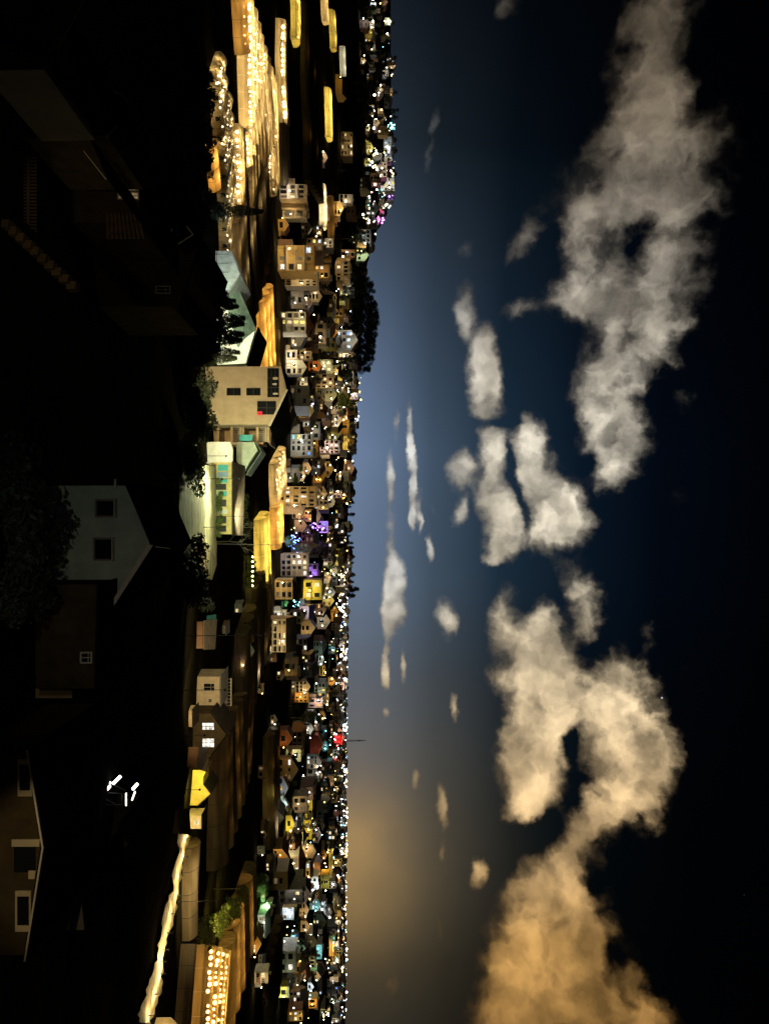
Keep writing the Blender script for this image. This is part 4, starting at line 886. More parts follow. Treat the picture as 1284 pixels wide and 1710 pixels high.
T(476, 488, 505, 516, 'narrow pale house with stacked dark openings', roof='flat', wall='white', st=2, cols=2, short='narrow pale house')
T(486, 504, 515, 538, 'cream gable-ended house with a single high window', wall='cream', st=3, cols=1, lamp=('warm', 900), short='cream gable-ended house')
T(521, 554, 468, 522, 'white framed hotel with a grid of amber windows and a lit lower row', short='white framed hotel', roof='hip', roofm='red_tile', wall='white', st=4, cols=3, balc=True, lit=.45, lits=('yellow', 'warm'), lamp=('warm', 4200, 8), **hotel)
T(539, 575, 526, 543, 'long tan wall house with two small windows', roof='flat', wall='tan', st=1, cols=3, lamp=('warm', 1800), short='long tan wall house')
T(548, 561, 550, 564, 'little orange lamp-lit house beside the blue-windowed one', wall='ochre', st=1, cols=1, lamp=('orange', 1500), short='little orange house')
T(551, 584, 562, 597, 'white gable house with cold blue lit windows', wall='white', roofm='red_tile', st=3, cols=3, lit=.6, lits=('cool', 'blue', 'warm'), balc=True, lamp=('white', 5200), short='blue-windowed gable house')
T(430, 468, 560, 583, 'two-storey tan schoolhouse with a row of columns', name='schoolhouse', cat='school', roof='flat', wall='tan', st=2, cols=6, balc=True, lamp=('warm', 4200), short='columned schoolhouse')
T(480, 515, 556, 566, 'long low tan house under a dark roof', roof='gable_side', wall='tan', st=1, cols=3, lamp=('warm', 1200), short='long low tan house')
T(485, 503, 568, 580, 'pale yellow house glaring beside a white floodlight', wall='yellow', st=1, cols=1, lamp=('white', 7000), short='floodlit pale yellow house')
T(220, 260, 570, 597, 'tan four-storey block with a grid of black windows', roof='hip', wall='tan', st=4, cols=4, lamp=('warm', 4200), short='tan four-storey block')
T(255, 272, 534, 547, 'small peach house at the edge of the dark field', wall='pink', st=1, cols=1, lamp=('warm', 1600), short='small peach house')
T(132, 156, 560, 579, 'orange brown shed by the bluish greenhouse', roof='gable_side', wall='ochre', st=1, cols=0, lamp=('orange', 700), short='orange brown shed')
T(228, 262, 641, 653, 'bluish white hotel on the ridge', short='bluish ridge hotel', roof='flat', wall='white', st=2, cols=5, lit=.6, lits=('cool',), lamp=('cool', 16000), **hotel)
T(270, 296, 630, 645, 'cream slab hotel on the ridge', short='cream ridge hotel', roof='flat', wall='cream', st=3, cols=3, lit=.3, lamp=('white', 15000), **hotel)
T(297, 318, 636, 658, 'dazzling white ridge hotel with many lit windows', short='dazzling ridge hotel', roof='flat', wall='white', st=4, cols=4, lit=.8, lits=('white', 'yellow', 'cool'), lamp=('white', 20000), **hotel)
T(318, 334, 640, 656, 'ridge building washed in violet light', roof='flat', wall='white', st=2, cols=3, lit=.7, lits=('purple',), lamp=('purple', 40000), short='violet ridge building')
T(336, 360, 612, 634, 'pale villa on the slope below the violet building', wall='white', st=2, cols=3, lit=.5, lits=('white',), lamp=('white', 12000), short='pale slope villa')
T(360, 376, 622, 637, 'house washed in magenta light at the end of the ridge', wall='white', st=1, cols=2, lit=.7, lits=('magenta',), lamp=('magenta', 36000), short='magenta-lit house')
T(383, 412, 598, 618, 'grey hotel with long horizontal balcony bands', short='banded grey hotel', roof='flat', wall='grey', st=3, cols=4, balc=True, lit=.3, lamp=('white', 6000), **hotel)
T(336, 360, 558, 574, 'house bathed in orange light between dark gardens', wall='white', st=2, cols=2, lit=.5, lits=('orange',), lamp=('orange', 9000), short='orange-bathed house')
T(416, 436, 596, 616, 'greenish white villa under the wooded crest', wall='pale_green', st=2, cols=2, lit=.4, lits=('lime', 'white'), lamp=('lime', 9000), short='greenish villa')
T(584, 601, 478, 494, 'cream floodlit house near the foot of the town', wall='cream', roof='flat', st=2, cols=1, lamp=('white', 2600), short='cream floodlit house')
T(602, 625, 478, 512, 'bone white gable house with stacked balconies', wall='white', roofm='dark_tile', st=3, cols=2, balc=True, lamp=('warm', 3200), short='bone white gable house')
T(586, 600, 500, 518, 'narrow tan house with two black windows', wall='tan', roof='flat', st=2, cols=2, lamp=('warm', 1100), short='narrow tan house')
T(602, 619, 515, 537, 'rusty orange gable house under a white lit roof terrace', wall='rust', roofm='red_tile', st=2, cols=1, lamp=('orange', 2000), short='rusty orange gable house')
T(600, 622, 535, 554, 'cream house with a greenish lit porch', wall='cream', roof='flat', st=2, cols=2, lit=.5, lits=('lime', 'warm'), lamp=('lime', 2600), short='greenish porch house')
T(624, 648, 528, 556, 'tan block with regular windows and teal top floor', wall='tan', roof='flat', st=3, cols=4, lamp=('warm', 2600), short='teal-topped tan block')
T(725, 762, 486, 520, 'cream-framed hotel with a band of sky blue lights', short='sky blue lit hotel', roof='flat', wall='cream', st=4, cols=4, lit=.5, lits=('cyan', 'yellow', 'blue'), lamp=('cool', 4200, 7, -.2), **hotel)
T(733, 761, 520, 529, 'orange upper storey set behind the sky blue lights', wall='ochre', roof='flat', st=1, cols=4, lamp=('orange', 1400), short='orange upper storey')
T(735, 757, 534, 566, 'pinkish white hotel glaring from its lower floors', short='glaring pinkish hotel', roof='flat', wall='pink', st=4, cols=4, lit=.35, lits=('white',), lamp=('white', 8000), **hotel)
T(700, 725, 564, 582, 'plain orange block with one window by the lit greenhouses', wall='ochre', roof='flat', st=1, cols=1, lamp=('orange', 6000), short='plain orange block')
T(768, 796, 574, 592, 'peach gable house crowded with lights near the skyline', wall='pink', st=2, cols=3, lit=.6, lits=('orange', 'warm'), lamp=('warm', 9000), short='peach skyline house')
T(772, 792, 506, 520, 'tan gable house turned towards the town', wall='tan', st=1, cols=1, lamp=('warm', 1500), short='small turned gable house', yaw=20)
T(780, 806, 524, 545, 'brown-roofed gable house with an orange gable', wall='ochre', roofm='red_tile', st=2, cols=1, lamp=('orange', 1700), short='orange gable house', yaw=-15)
T(786, 803, 500, 510, 'cream cottage in the golden-lit trees', wall='cream', st=1, cols=1, lamp=('warm', 1600), short='cream cottage', name='cottage', cat='cottage')
T(812, 846, 474, 527, 'amber hotel with tall white columns on its front', short='amber columned hotel', roof='flat', wall='ochre', st=4, cols=5, balc=True, lit=.25, lits=('warm', 'white'), lamp=('warm', 6000, 8), **hotel)
T(812, 836, 529, 546, 'brown gable house standing above the amber hotel', wall='tan', roofm='red_tile', st=2, cols=2, lamp=('warm', 2500), short='upper brown gable house')
T(829, 847, 547, 560, 'small buff gable house under the dark wood', wall='cream', st=1, cols=1, lamp=('white', 3000), short='small buff gable house')
T(847, 866, 488, 506, 'pink house with white edged roof beside the golden greenhouse', wall='pink', roofm='red_tile', st=2, cols=2, lit=.4, lits=('orange',), lamp=('warm', 1600), short='pink white-edged house')
T(868, 888, 492, 512, 'salmon house with a pointed white-trimmed front', wall='pink', st=2, cols=2, lamp=('warm', 1500), short='salmon pointed house')
T(870, 890, 530, 546, 'house washed in deep violet light among town trees', wall='white', roof='flat', st=2, cols=2, lit=.6, lits=('purple', 'blue'), lamp=('purple', 9000), short='violet-washed house')
T(925, 962, 469, 513, 'tan apartment block with a tall grid of open balconies', name='apartment_block', cat='apartment block', roof='flat', wall='tan', st=5, cols=4, balc=True, lit=.3, lits=('white', 'warm'), lamp=('white', 3600, 8), short='gridded apartment block')
T(942, 962, 514, 530, 'lilac lit house behind the gridded apartment block', wall='white', roof='flat', st=2, cols=2, lit=.5, lits=('purple',), lamp=('purple', 3600), short='lilac lit house')
T(968, 1001, 459, 500, 'apricot house with three balconied floors and a dark gable roof', wall='ochre', roof='hip', st=3, cols=2, balc=True, lamp=('warm', 2900, 8), short='apricot balconied house')
T(968, 1002, 507, 536, 'vivid yellow house around a dazzling lamp', wall='yellow', roof='flat', st=2, cols=2, lamp=('yellow', 7000, 6, 0), short='vivid yellow house')
T(1035, 1062, 503, 526, 'tan gable house beneath a periwinkle blue roof', wall='tan', roofm='tin_blue', st=2, cols=1, lamp=('warm', 2500, 7, .4), short='blue-roofed gable house')
T(1012, 1034, 500, 524, 'house with a sagging periwinkle blue tarpaulin over its roof', wall='pink', roof='gable_side', roofm='tin_blue', st=1, cols=1, lamp=('cool', 2800), short='blue tarpaulin house')
T(1022, 1052, 530, 552, 'pale gable house standing behind the blue-roofed one', wall='cream', roofm='dark_tile', st=1, cols=1, lamp=('white', 3000), yaw=15, short='pale rear gable house')
T(1034, 1089, 448, 493, 'large tan hotel with a blinding light on its central balcony', short='large tan hotel', roof='gable_side', wall='tan', st=4, cols=5, balc=True, lit=.3, lits=('white', 'warm'), lamp=('warm', 5200, 9, .1), **hotel)
T(1020, 1034, 458, 476, 'white stair tower at the end of the large tan hotel', wall='white', roof='flat', st=3, cols=1, lamp=('white', 1500), short='white stair tower')
T(1092, 1112, 394, 408, 'small pink-lit kiosk with a lamp over its front', name='kiosk', cat='kiosk', wall='pink', roof='flat', st=1, cols=2, lit=.7, lits=('magenta', 'warm'), lamp=('warm', 700), short='pink-lit kiosk')
T(1078, 1096, 398, 425, 'dull green gable end in the dark fields', wall='pale_green', roofm='dark_tile', st=1, cols=0, short='dull green gable end')
T(1137, 1156, 487, 518, 'tan guest house front with notched dark balconies', wall='tan', st=4, cols=3, balc=True, lamp=('warm', 1900), short='notched guest house')
T(1157, 1173, 487, 513, 'amber side wing with rows of little windows', wall='ochre', roof='flat', st=4, cols=3, lamp=('orange', 1700), short='amber side wing')
T(1166, 1182, 516, 537, 'coral house by a white floodlight in the town', wall='pink', roof='flat', st=2, cols=2, lit=.5, lits=('orange',), lamp=('white', 5200), short='coral floodlit house')
T(1220, 1246, 466, 488, 'dull orange gable house standing alone on the field edge', wall='rust', roofm='red_tile', st=1, cols=1, lamp=('orange', 900), short='lone dull orange house')
T(1228, 1260, 518, 540, 'dark red gable barn among unlit roofs', name='barn', cat='barn', wall='red', roofm='red_tile', st=1, cols=0, lamp=('warm', 1200), short='dark red barn')
T(1226, 1244, 558, 571, 'house glowing bright red near the skyline', wall='red', roof='flat', st=1, cols=2, lit=1, lits=('red',), lamp=('red', 40000, 8), short='bright red glowing house')
T(1252, 1272, 478, 500, 'curving cream-lit wall and house at the field edge', wall='cream', roof='flat', st=2, cols=1, lamp=('lime', 2400), short='cream-lit curved house')
T(1207, 1216, 493, 503, 'teal shed front standing by the field', name='shed', cat='shed', wall='teal', roof='flat', st=1, cols=0, lamp=('cool', 900), short='teal shed')
T(1331, 1356, 458, 480, 'mint white gable house shining under a lamp', wall='pale_green', roofm='tin_green', st=1, cols=1, lamp=('cool', 2800), short='mint gable house', yaw=-20)
T(1353, 1377, 450, 474, 'pale sage house with a bright gable roof', wall='white', roofm='tin_grey', st=2, cols=1, lamp=('white', 2200), short='pale sage house', yaw=20)
T(1330, 1357, 489, 512, 'square brown block with a white parapet corner', wall='tan', roof='flat', st=2, cols=2, lamp=('warm', 1500), short='square brown block')
T(1362, 1388, 478, 492, 'sulphur yellow lit cottage', name='cottage', cat='cottage', wall='yellow', st=1, cols=1, lamp=('yellow', 4200), short='sulphur yellow cottage')
T(1322, 1368, 514, 527, 'long sulphur yellow wall of a floodlit hall', name='hall', cat='hall', wall='yellow', roof='gable_side', st=1, cols=2, lamp=('yellow', 11000), short='sulphur yellow hall')
T(1370, 1402, 508, 519, 'golden lit sheds at the end of the yellow hall', name='shed', cat='shed', wall='yellow', roof='flat', st=1, cols=2, lamp=('yellow', 6000), short='golden sheds')
T(1397, 1430, 479, 502, 'rosy grey house with six small windows and a brown roof', wall='pink', roof='gable_side', roofm='red_tile', st=3, cols=2, lamp=('warm', 1600), short='rosy six-window house')
T(1440, 1462, 520, 533, 'peach lit row house at the bright end of the town', wall='pink', roof='flat', st=2, cols=2, lit=.4, lamp=('orange', 3200), short='peach row house')
T(1464, 1486, 513, 530, 'frosty white floodlit house', wall='white', roof='flat', st=2, cols=2, lit=.6, lits=('cool',), lamp=('cool', 8000), short='frosty white house')
T(1462, 1484, 536, 548, 'greenish yellow block with dark window slits', wall='yellow', roof='flat', st=3, cols=1, lamp=('lime', 4200), short='greenish yellow block')
T(1478, 1508, 436, 448, 'house lit vivid green beside a hedge', wall='pale_green', roof='gable_side', st=1, cols=1, lamp=('green', 1900), short='vivid green lit house')
T(1510, 1530, 436, 451, 'lime white house next to the green-lit one', wall='white', roof='flat', st=1, cols=2, lit=.4, lits=('lime',), lamp=('lime', 1800), short='lime white house')
T(1528, 1566, 432, 449, 'mint white hall with a pointed front in the dark', name='hall', cat='hall', wall='pale_green', roof='gable_side', roofm='tin_green', st=1, cols=3, lamp=('white', 2000), short='mint white hall')
T(1560, 1592, 414, 436, 'coral gable house just behind the glowing rows', wall='ochre', roofm='red_tile', st=2, cols=2, lamp=('orange', 1200), short='coral gable house')
T(1516, 1536, 472, 488, 'house in glittering cold white light', wall='white', roof='flat', st=2, cols=2, lit=.8, lits=('cool', 'white'), lamp=('cool', 4200), short='glittering white house')
T(1508, 1530, 500, 516, 'brown house with two black upper windows', wall='tan', st=2, cols=2, lamp=('warm', 2000), short='brown two-window house')
T(1538, 1556, 502, 518, 'taupe gable house behind unlit roofs', wall='tan', st=1, cols=1, short='taupe gable house', lamp=('warm', 900))
T(1562, 1578, 486, 498, 'house with a tilted sky blue roof', wall='white', roof='gable_side', roofm='tin_blue', st=1, cols=1, lamp=('cyan', 3200), short='tilted blue roof house')
T(1506, 1530, 530, 542, 'frosted pale block near the far greenhouses', wall='white', roof='flat', st=2, cols=3, lit=.5, lits=('cool',), lamp=('cool', 6000), short='frosted pale block')
T(1578, 1602, 520, 536, 'aqua lit house in the far town', wall='white', roof='flat', st=2, cols=2, lit=.5, lits=('cyan',), lamp=('cyan', 7000), short='aqua lit house')
T(1624, 1642, 426, 444, 'cream house with a flaring lamp above the dark plain', wall='cream', roof='flat', st=2, cols=2, lit=.3, lamp=('warm', 1500), short='cream flaring house')
T(1634, 1652, 470, 486, 'house beneath a blue-white searchlight', wall='white', roof='flat', st=2, cols=2, lit=.5, lits=('cool',), lamp=('blue', 5000, 6, 0), short='searchlight house')
T(1648, 1666, 466, 480, 'lime yellow lit garage below the searchlight', name='garage', cat='garage', wall='yellow', roof='flat', st=1, cols=1, lamp=('lime', 3200), short='lime garage')
T(1668, 1684, 516, 528, 'small gold-lit house far out on the plain', wall='ochre', roof='flat', st=1, cols=2, lamp=('orange', 3000), short='small gold-lit house')
# ---------------------------------------------------------------- the other houses
rnd = random.Random(21)
TREEX = [0, 230, 450, 620, 1000, 1710]
def lo(X):
    for (a, va), (b_, vb) in zip(LO, LO[1:]):
        if a <= X <= b_: return va + (vb - va) * (X - a) / (b_ - a)
def hi_(X):
    for (a, va), (b_, vb) in zip(HI, HI[1:]):
        if a <= X <= b_: return va + (vb - va) * (X - a) / (b_ - a)
LO = [(0, 600), (180, 585), (260, 565), (330, 520), (400, 475), (640, 478), (720, 468), (1000, 458), (1100, 470), (1200, 478), (1330, 452), (1500, 440), (1710, 455)]
HI = [(0, 648), (300, 652), (380, 622), (450, 598), (520, 578), (620, 586), (1000, 577), (1300, 571), (1710, 568)]
placed = []; seen = {}
walls = ['cream', 'tan', 'white', 'grey', 'ochre', 'brown', 'tan', 'tan', 'brown', 'brown', 'concrete', 'concrete']
wname = dict(cream='cream', tan='tan', white='white', grey='grey', ochre='apricot', pink='pinkish', pale_green='pale green', brown='brown', concrete='bare concrete')
rn = dict(gable_front='gable-fronted', gable_side='ridge-roofed', flat='flat-roofed', hip='hip-roofed')
ORD = ['', 'second ', 'third ', 'fourth ', 'fifth ', 'sixth ', 'seventh ', 'eighth ', 'ninth ', 'tenth ']
tries = 0; nf = 0
while nf < 275 and tries < 14000:
    tries += 1
    X = rnd.uniform(2, 1708) if rnd.random() < .55 else rnd.uniform(560, 1708); a, b_ = lo(X), hi_(X)
    H = a + (b_ - a) * rnd.random() ** .8
    g = hit(X, H); s = g.y / F; w = rnd.uniform(7, 14); hh = rnd.uniform(5.5, 13)
    wp, hp = w / s, hh / s
    if wp < 4: wp = 4 + rnd.random() * 2; hp = max(hp, 4)
    bx = (X - wp / 2, X + wp / 2, H, H + hp)
    def ov(q, m):
        ix = min(bx[1], q[1]) - max(bx[0], q[0]); iy = min(bx[3], q[3]) - max(bx[2], q[2])
        return ix > 0 and iy > 0 and ix * iy > m * min((bx[1] - bx[0]) * (bx[3] - bx[2]), (q[1] - q[0]) * (q[3] - q[2]))
    if any(ov(q, .25) for q in TB) or any(ov(q, .4) for q in placed): continue
    if X < 330 and 470 < H < 600: continue
    placed.append(bx); nf += 1
    wl = rnd.choice(walls); rf = rnd.choice(['gable_front', 'gable_front', 'gable_side', 'flat', 'flat', 'hip'])
    near_ = min(TB, key=lambda q: (((q[0] + q[1]) / 2 - X) ** 2 + (((q[2] + q[3]) / 2 - H) * 1.6) ** 2))
    dx, dh = X - (near_[0] + near_[1]) / 2, H - near_[2]
    rel = ('just below' if dx > 0 else 'just above') if abs(dx) > abs(dh) * .8 else ('behind' if dh > 0 else 'in front of')
    st = max(1, min(4, int(hh / 3.2)))
    key = f'{wname[wl]} {rn[rf]} house {rel} the {near_[4]}'
    k = seen.get(key, 0); seen[key] = k + 1
    lab = ' '.join((ORD[min(k, 9)] + key).split()[:16])
    R_ = rnd.random(); lit = rnd.random() < .5
    lc = rnd.choice(['warm', 'warm', 'white', 'white', 'cool', 'orange', 'yellow', 'white', 'cool', 'lime', 'cyan' if X > 1000 else 'warm'])
    en = (1100 + .012 * g.y ** 1.9 * .6) * rnd.uniform(.4, 1.3)
    house(X, H, wp, hp, lab, roof=rf, wall=wl, roofm=rnd.choice(['dark_tile', 'red_tile', 'tin_grey', 'dark_tile', 'tin_brown']), st=st, cols=rnd.choice([1, 2, 2, 3]) if g.y < 1300 else 2, lit=.24, lits=('warm', 'white', 'cool', 'yellow', 'orange'),
          yaw=rnd.uniform(-28, 28), group='houses of the town', lamp=((lc, min(en, 16000)) if lit else None), win=g.y < 1700)
print('fill houses', nf, tries, 'lamps', LAMPN[0])
FS = [(1052, 372, 14, 8, 'brown'), (1068, 432, 16, 9, 'tan'), (1098, 440, 12, 10, 'grey'), (1112, 418, 18, 8, 'brown'), (1128, 462, 14, 12, 'tan'), (1150, 430, 16, 7, 'concrete'), (1192, 412, 20, 8, 'brown'), (1202, 452, 14, 10, 'ochre'), (1288, 432, 18, 8, 'brown'), (1312, 444, 14, 10, 'tan'), (1392, 436, 16, 9, 'brown'), (1420, 430, 12, 9, 'grey'), (1448, 444, 16, 10, 'tan'), (1006, 440, 16, 10, 'brown'), (1016, 392, 14, 8, 'concrete'), (1604, 432, 16, 10, 'tan'), (1672, 438, 18, 9, 'brown')]
for i, (X, H, w_, h_, wl) in enumerate(FS):
    nm = {'brown': 'brown plank', 'tan': 'tan block', 'grey': 'grey block', 'concrete': 'bare concrete', 'ochre': 'apricot'}[wl]
    near_ = min(TB, key=lambda q: ((q[0] + q[1]) / 2 - X) ** 2 + ((q[2] + q[3]) / 2 - H) ** 2)
    lab = ' '.join(f'{nm} field shed with a sheet roof out in front of the {near_[4]}'.split()[:16])
    if FS[:i].count(FS[i]) or any(lab.startswith(l) for l in seen): lab = 'second ' + lab
    seen[lab] = 1
    house(X, H, w_, h_, lab, roof=['gable_side', 'gable_front', 'flat'][i % 3], wall=wl, roofm=['tin_grey', 'tin_brown', 'tin_tan'][i % 3], st=1, cols=2, lit=.4, yaw=rnd.uniform(-30, 30), name='field_shed', cat='shed', group='sheds in the dark fields')
    if i % 2: g = hit(X + w_ * .4, H - 2); lamp_post(g.x, g.y - 2, ['warm', 'white', 'orange', 'cool', 'yellow'][(i // 2) % 5], rnd.uniform(250, 900), 3.4)
# ---------------------------------------------------------------- lamps twinkling between the houses
def pick(X):
    r = rnd.random()
    if X > 1000: return rnd.choice(['white', 'white', 'cool', 'cool', 'warm', 'white', 'cool', 'yellow', 'orange', 'cyan', 'cool', 'cool', 'blue' if rnd.random() < .4 else 'cool'])
    return rnd.choice(['warm', 'white', 'white', 'warm', 'yellow', 'cool', 'orange', 'cyan' if rnd.random() < .4 else 'white'])
while LAMPN[0] < 296:
    X = rnd.uniform(5, 1705); a, b_ = lo(X), hi_(X)
    H = a + (b_ - a) * rnd.random() ** .7
    if X < 330 and H < 600: continue
    g = hit(X, H); c = pick(X)
    lamp_post(g.x, g.y, c, 0, rnd.uniform(4, 7), r=max(.2, .00052 * g.y * rnd.uniform(.7, 1.5)))
cl = {}
def dot(X, H, c, px): g = hit(X, H); cl.setdefault(('far_' if rnd.random() < .6 else 'dim_') + c, []).append((g.x, g.y, g.z + 3 + rnd.random() * 5, px * g.y / F))
for _ in range(700):          # the dense carpet of lamps toward the horizon
    X = 1710 - 760 * rnd.random() ** .8; H = 578.5 - abs(rnd.gauss(0, 8.5)) - rnd.random() ** 2 * 5 + 1.6 * math.sin(X * .11) * math.sin(X * .027)
    dot(X, H, pick(X), rnd.choice([.45, .55, .65, .8, .95, 1.2, 1.5]))
for _ in range(260):
    X = rnd.uniform(600, 1710); H = lo(X) + (hi_(X) - lo(X)) * rnd.random() ** .6; dot(X, H, pick(X), rnd.choice([.5, .6, .8, 1.1]))
for _ in range(120):
    X = rnd.gauss(318, 34) if rnd.random() < .75 else rnd.uniform(60, 420); H = rnd.uniform(606, 652) - max(0, X - 340) * .5
    dot(X, H, rnd.choice(['white', 'white', 'warm', 'cool', 'cyan', 'lime']), rnd.choice([.6, .9, 1.3, 2.0]))
for cx, ch, sx_, sh_, c, n_, px in ((1425, 575, 9, 4, 'orange', 40, 1.1), (1235, 565, 7, 5, 'red', 14, 1.2), (213, 650, 7, 5, 'cyan', 26, 1.2), (325, 650, 6, 5, 'purple', 22, 1.5), (368, 630, 6, 5, 'magenta', 18, 1.5), (905, 480, 12, 8, 'blue', 24, 1.1), (885, 512, 12, 8, 'purple', 20, 1.1), (1008, 478, 5, 4, 'cyan', 14, 1.1), (250, 645, 14, 5, 'cool', 26, 1.0), (1560, 557, 26, 3, 'orange', 36, 1.1), (920, 577, 5, 4, 'yellow', 14, 1.4), (955, 573, 5, 4, 'red', 7, 1.2), (700, 592, 14, 6, 'white', 26, .9), (655, 592, 12, 5, 'yellow', 26, 1.2), (1000, 570, 40, 6, 'white', 60, .9), (1100, 572, 50, 5, 'cool', 70, .8)):
    for _ in range(n_): dot(cx + rnd.gauss(0, sx_ * .6), ch + rnd.gauss(0, sh_ * .6), c, px * rnd.uniform(.6, 1.1))
cols_ = list(cl); b = MB()
for i, c in enumerate(cols_):
    for x, y, z, r in cl[c]: b.ball((x, y, z), r, i, 6, 4)
o = b.build('distant_lights', cols_); tag(o, 'carpet of tiny distant town lights of many colours toward the horizon', 'lights', kind='stuff')
# far houses too many and small to tell apart
b = MB(); wm = ['cream', 'tan', 'white', 'grey', 'ochre', 'pink', 'brown', 'dark_tile', 'red_tile', 'tin_grey']
for _ in range(520):
    X = 1710 - 800 * rnd.random() ** .9 if rnd.random() < .8 else rnd.uniform(230, 900); H = hi_(X) + 2 - abs(rnd.gauss(0, 9)); g = hit(X, H); w_, d_, h_ = rnd.uniform(6, 13), rnd.uniform(7, 12), rnd.uniform(4, 11); a_ = rnd.uniform(-.6, .6)
    q = MB(); q.box(-w_ / 2, w_ / 2, 0, d_, -3, h_, rnd.randrange(7)); rm = rnd.randrange(7, 10); q.prism([(-w_ / 2 - .4, -.4, h_ + .01), (w_ / 2 + .4, -.4, h_ + .01), (0, -.4, h_ + w_ * .3)], (0, d_ + .8, 0), rm)
    i = len(b.v); c_, s_ = math.cos(a_), math.sin(a_); b.v += [(g.x + x * c_ - y * s_, g.y + x * s_ + y * c_, g.z + z) for x, y, z in q.v]; b.f += [tuple(k + i for k in f) for f in q.f]; b.m += q.m
o = b.build('distant_houses', wm); tag(o, 'mass of small dim houses packed under the far lights toward the horizon', 'houses', kind='stuff')
for _ in range(46):
    X = 1705 - 780 * rnd.random(); H = hi_(X) - abs(rnd.gauss(0, 9)); g = hit(X, H); point((g.x, g.y - 10, g.z + 9), CW[pick(X)], rnd.uniform(6000, 16000), None, .6)
# ---------------------------------------------------------------- mast on the skyline
g = hit(1237, 577); s = g.y / F; r = thing('radio_mast', 'thin lattice radio mast standing up from the skyline', 'mast', g)
b = MB(); Hm = 34 * s; w0, w1_ = 2.2 * s, .5 * s
for q in ((-1, -1), (1, -1), (1, 1), (-1, 1)): b.tube((q[0] * w0 / 2, q[1] * w0 / 2, -2), (q[0] * w1_ / 2, q[1] * w1_ / 2, Hm), .22 * s, .16 * s, 4)
for k in range(11):
    t0_, t1_ = k / 11, (k + 1) / 11; wa = (w0 + (w1_ - w0) * t0_) / 2; wb = (w0 + (w1_ - w0) * t1_) / 2
    for q in (-1, 1): b.tube((-wa * q, -wa, Hm * t0_), (wb * q, -wb, Hm * t1_), .12 * s, n=4)
b.build('lattice', 'concrete', r)
b = MB()
for k in (.62, .7, .83): b.tube((-1.5 * s, 0, Hm * k), (1.5 * s, 0, Hm * k), .5 * s, n=6)
b.build('antennas', 'trim', r)
# ================================================================ trees
G1 = 'dark pines along the hill crest'
for X, H, sc in [(456, 578, .9), (466, 583, 1.2), (476, 586, 1.35), (487, 588, 1.4), (497, 588, 1.25), (508, 588, 1.5), (518, 590, 1.45), (528, 588, 1.6), (538, 588, 1.6), (548, 588, 1.5), (558, 589, 1.45), (568, 588, 1.4), (578, 590, 1.3), (588, 590, 1.3), (598, 590, 1.25), (607, 590, 1.15), (616, 590, 1.05), (512, 578, 1.2), (532, 576, 1.2), (552, 578, 1.1), (600, 578, .9), (580, 580, 1.1)]:
    g = hit(X, H); tree('dense', g, sc * 1.35 * g.y / 1000, 'dark tree crown in the row along the hill crest', 'pine_leaf', 'bark', G1, seed=int(X) % 4, sz=.9)
G2 = 'small dark trees on the far skyline'
for i in range(34):
    X = 625 + i * 11.2 + rnd.uniform(-3, 3); H = 577 - (X - 625) * .006 + rnd.uniform(-1, 1); g = hit(X, H)
    tree('dense', g, rnd.uniform(.45, .85) * g.y / 1100, 'small dark tree on the far skyline behind the town', 'pine_leaf', 'bark', G2, seed=i % 3)
for X, H, sc in ((983, 572, 2.6), (994, 572, 2.0), (960, 572, 2.0)):
    g = hit(X, H); tree('dense', g, sc * .5 * g.y / 1100, 'large dark tree rising from the skyline beside the dense lights', 'pine_leaf', 'bark', 'large skyline trees', seed=1)
for i in range(30):
    X = 378 + i * 9.2 + rnd.uniform(-3, 3); H = (596 if X < 450 else 566) + rnd.uniform(-7, 6); g = hit(X, H); tree('dense', g, rnd.uniform(.55, .95) * (.8 if X < 450 else 1), 'dark tree crown in the row along the hill crest', 'pine_leaf', 'bark', G1, seed=i % 4)
G4 = 'lamp-lit garden trees in the town'
for i in range(46):
    X = rnd.uniform(380, 1700); H = lo(X) + (hi_(X) - lo(X)) * rnd.random(); g = hit(X, H)
    if any(q[0] - 3 < X < q[1] + 3 and q[2] - 10 < H < q[3] - 4 for q in TB): continue
    tree('broad', g, rnd.uniform(.45, .8), 'small green garden tree near lamps in the town', 'leaf_light', 'bark', G4, seed=i % 3)
G3 = 'dark garden trees between the town houses'
for i in range(150):
    X = rnd.uniform(10, 1700); H = lo(X) + (hi_(X) - lo(X)) * rnd.random() ** .9; g = hit(X, H)
    if any(q[0] - 3 < X < q[1] + 3 and q[2] - 12 < H < q[3] - 4 for q in TB): continue
    tree(rnd.choice(['broad', 'broad', 'pine', 'conifer']), g, rnd.uniform(.6, 1.0), 'dark leafy tree between the houses of the town', rnd.choice(['leaf', 'pine_leaf']), 'bark', G3, seed=i % 3)
for i in range(36):
    X = rnd.uniform(5, 300); H = rnd.uniform(585, 648); g = hit(X, H); tree('dense', g, rnd.uniform(.5, .9), 'dark tree on the unlit wooded hillside near the top edge', 'pine_leaf', 'bark', 'trees of the unlit hillside', seed=i % 4)
def lit_tree(kind, X, H, sc, label, leaf, c, en, off=(0, -4, 3), **k):
    g = hit(X, H); t = tree(kind, g, sc, label, leaf, **k); point(g + Vector(off), CW[c], en, None, .3); return t
lit_tree('broad', 668, 541, 3.0, 'tree glowing yellow-green beside the floodlit greenhouse', 'leaf_light', 'yellow', 9000, (-10, -8, 9), seed=2)
lit_tree('broad', 800, 476, .95, 'golden-lit bushy tree above the brown shed roofs', 'leaf_light', 'warm', 900, seed=1)
lit_tree('broad', 783, 486, .9, 'olive tree at the lit corner of the golden greenhouse', 'leaf_light', 'warm', 900, seed=2)
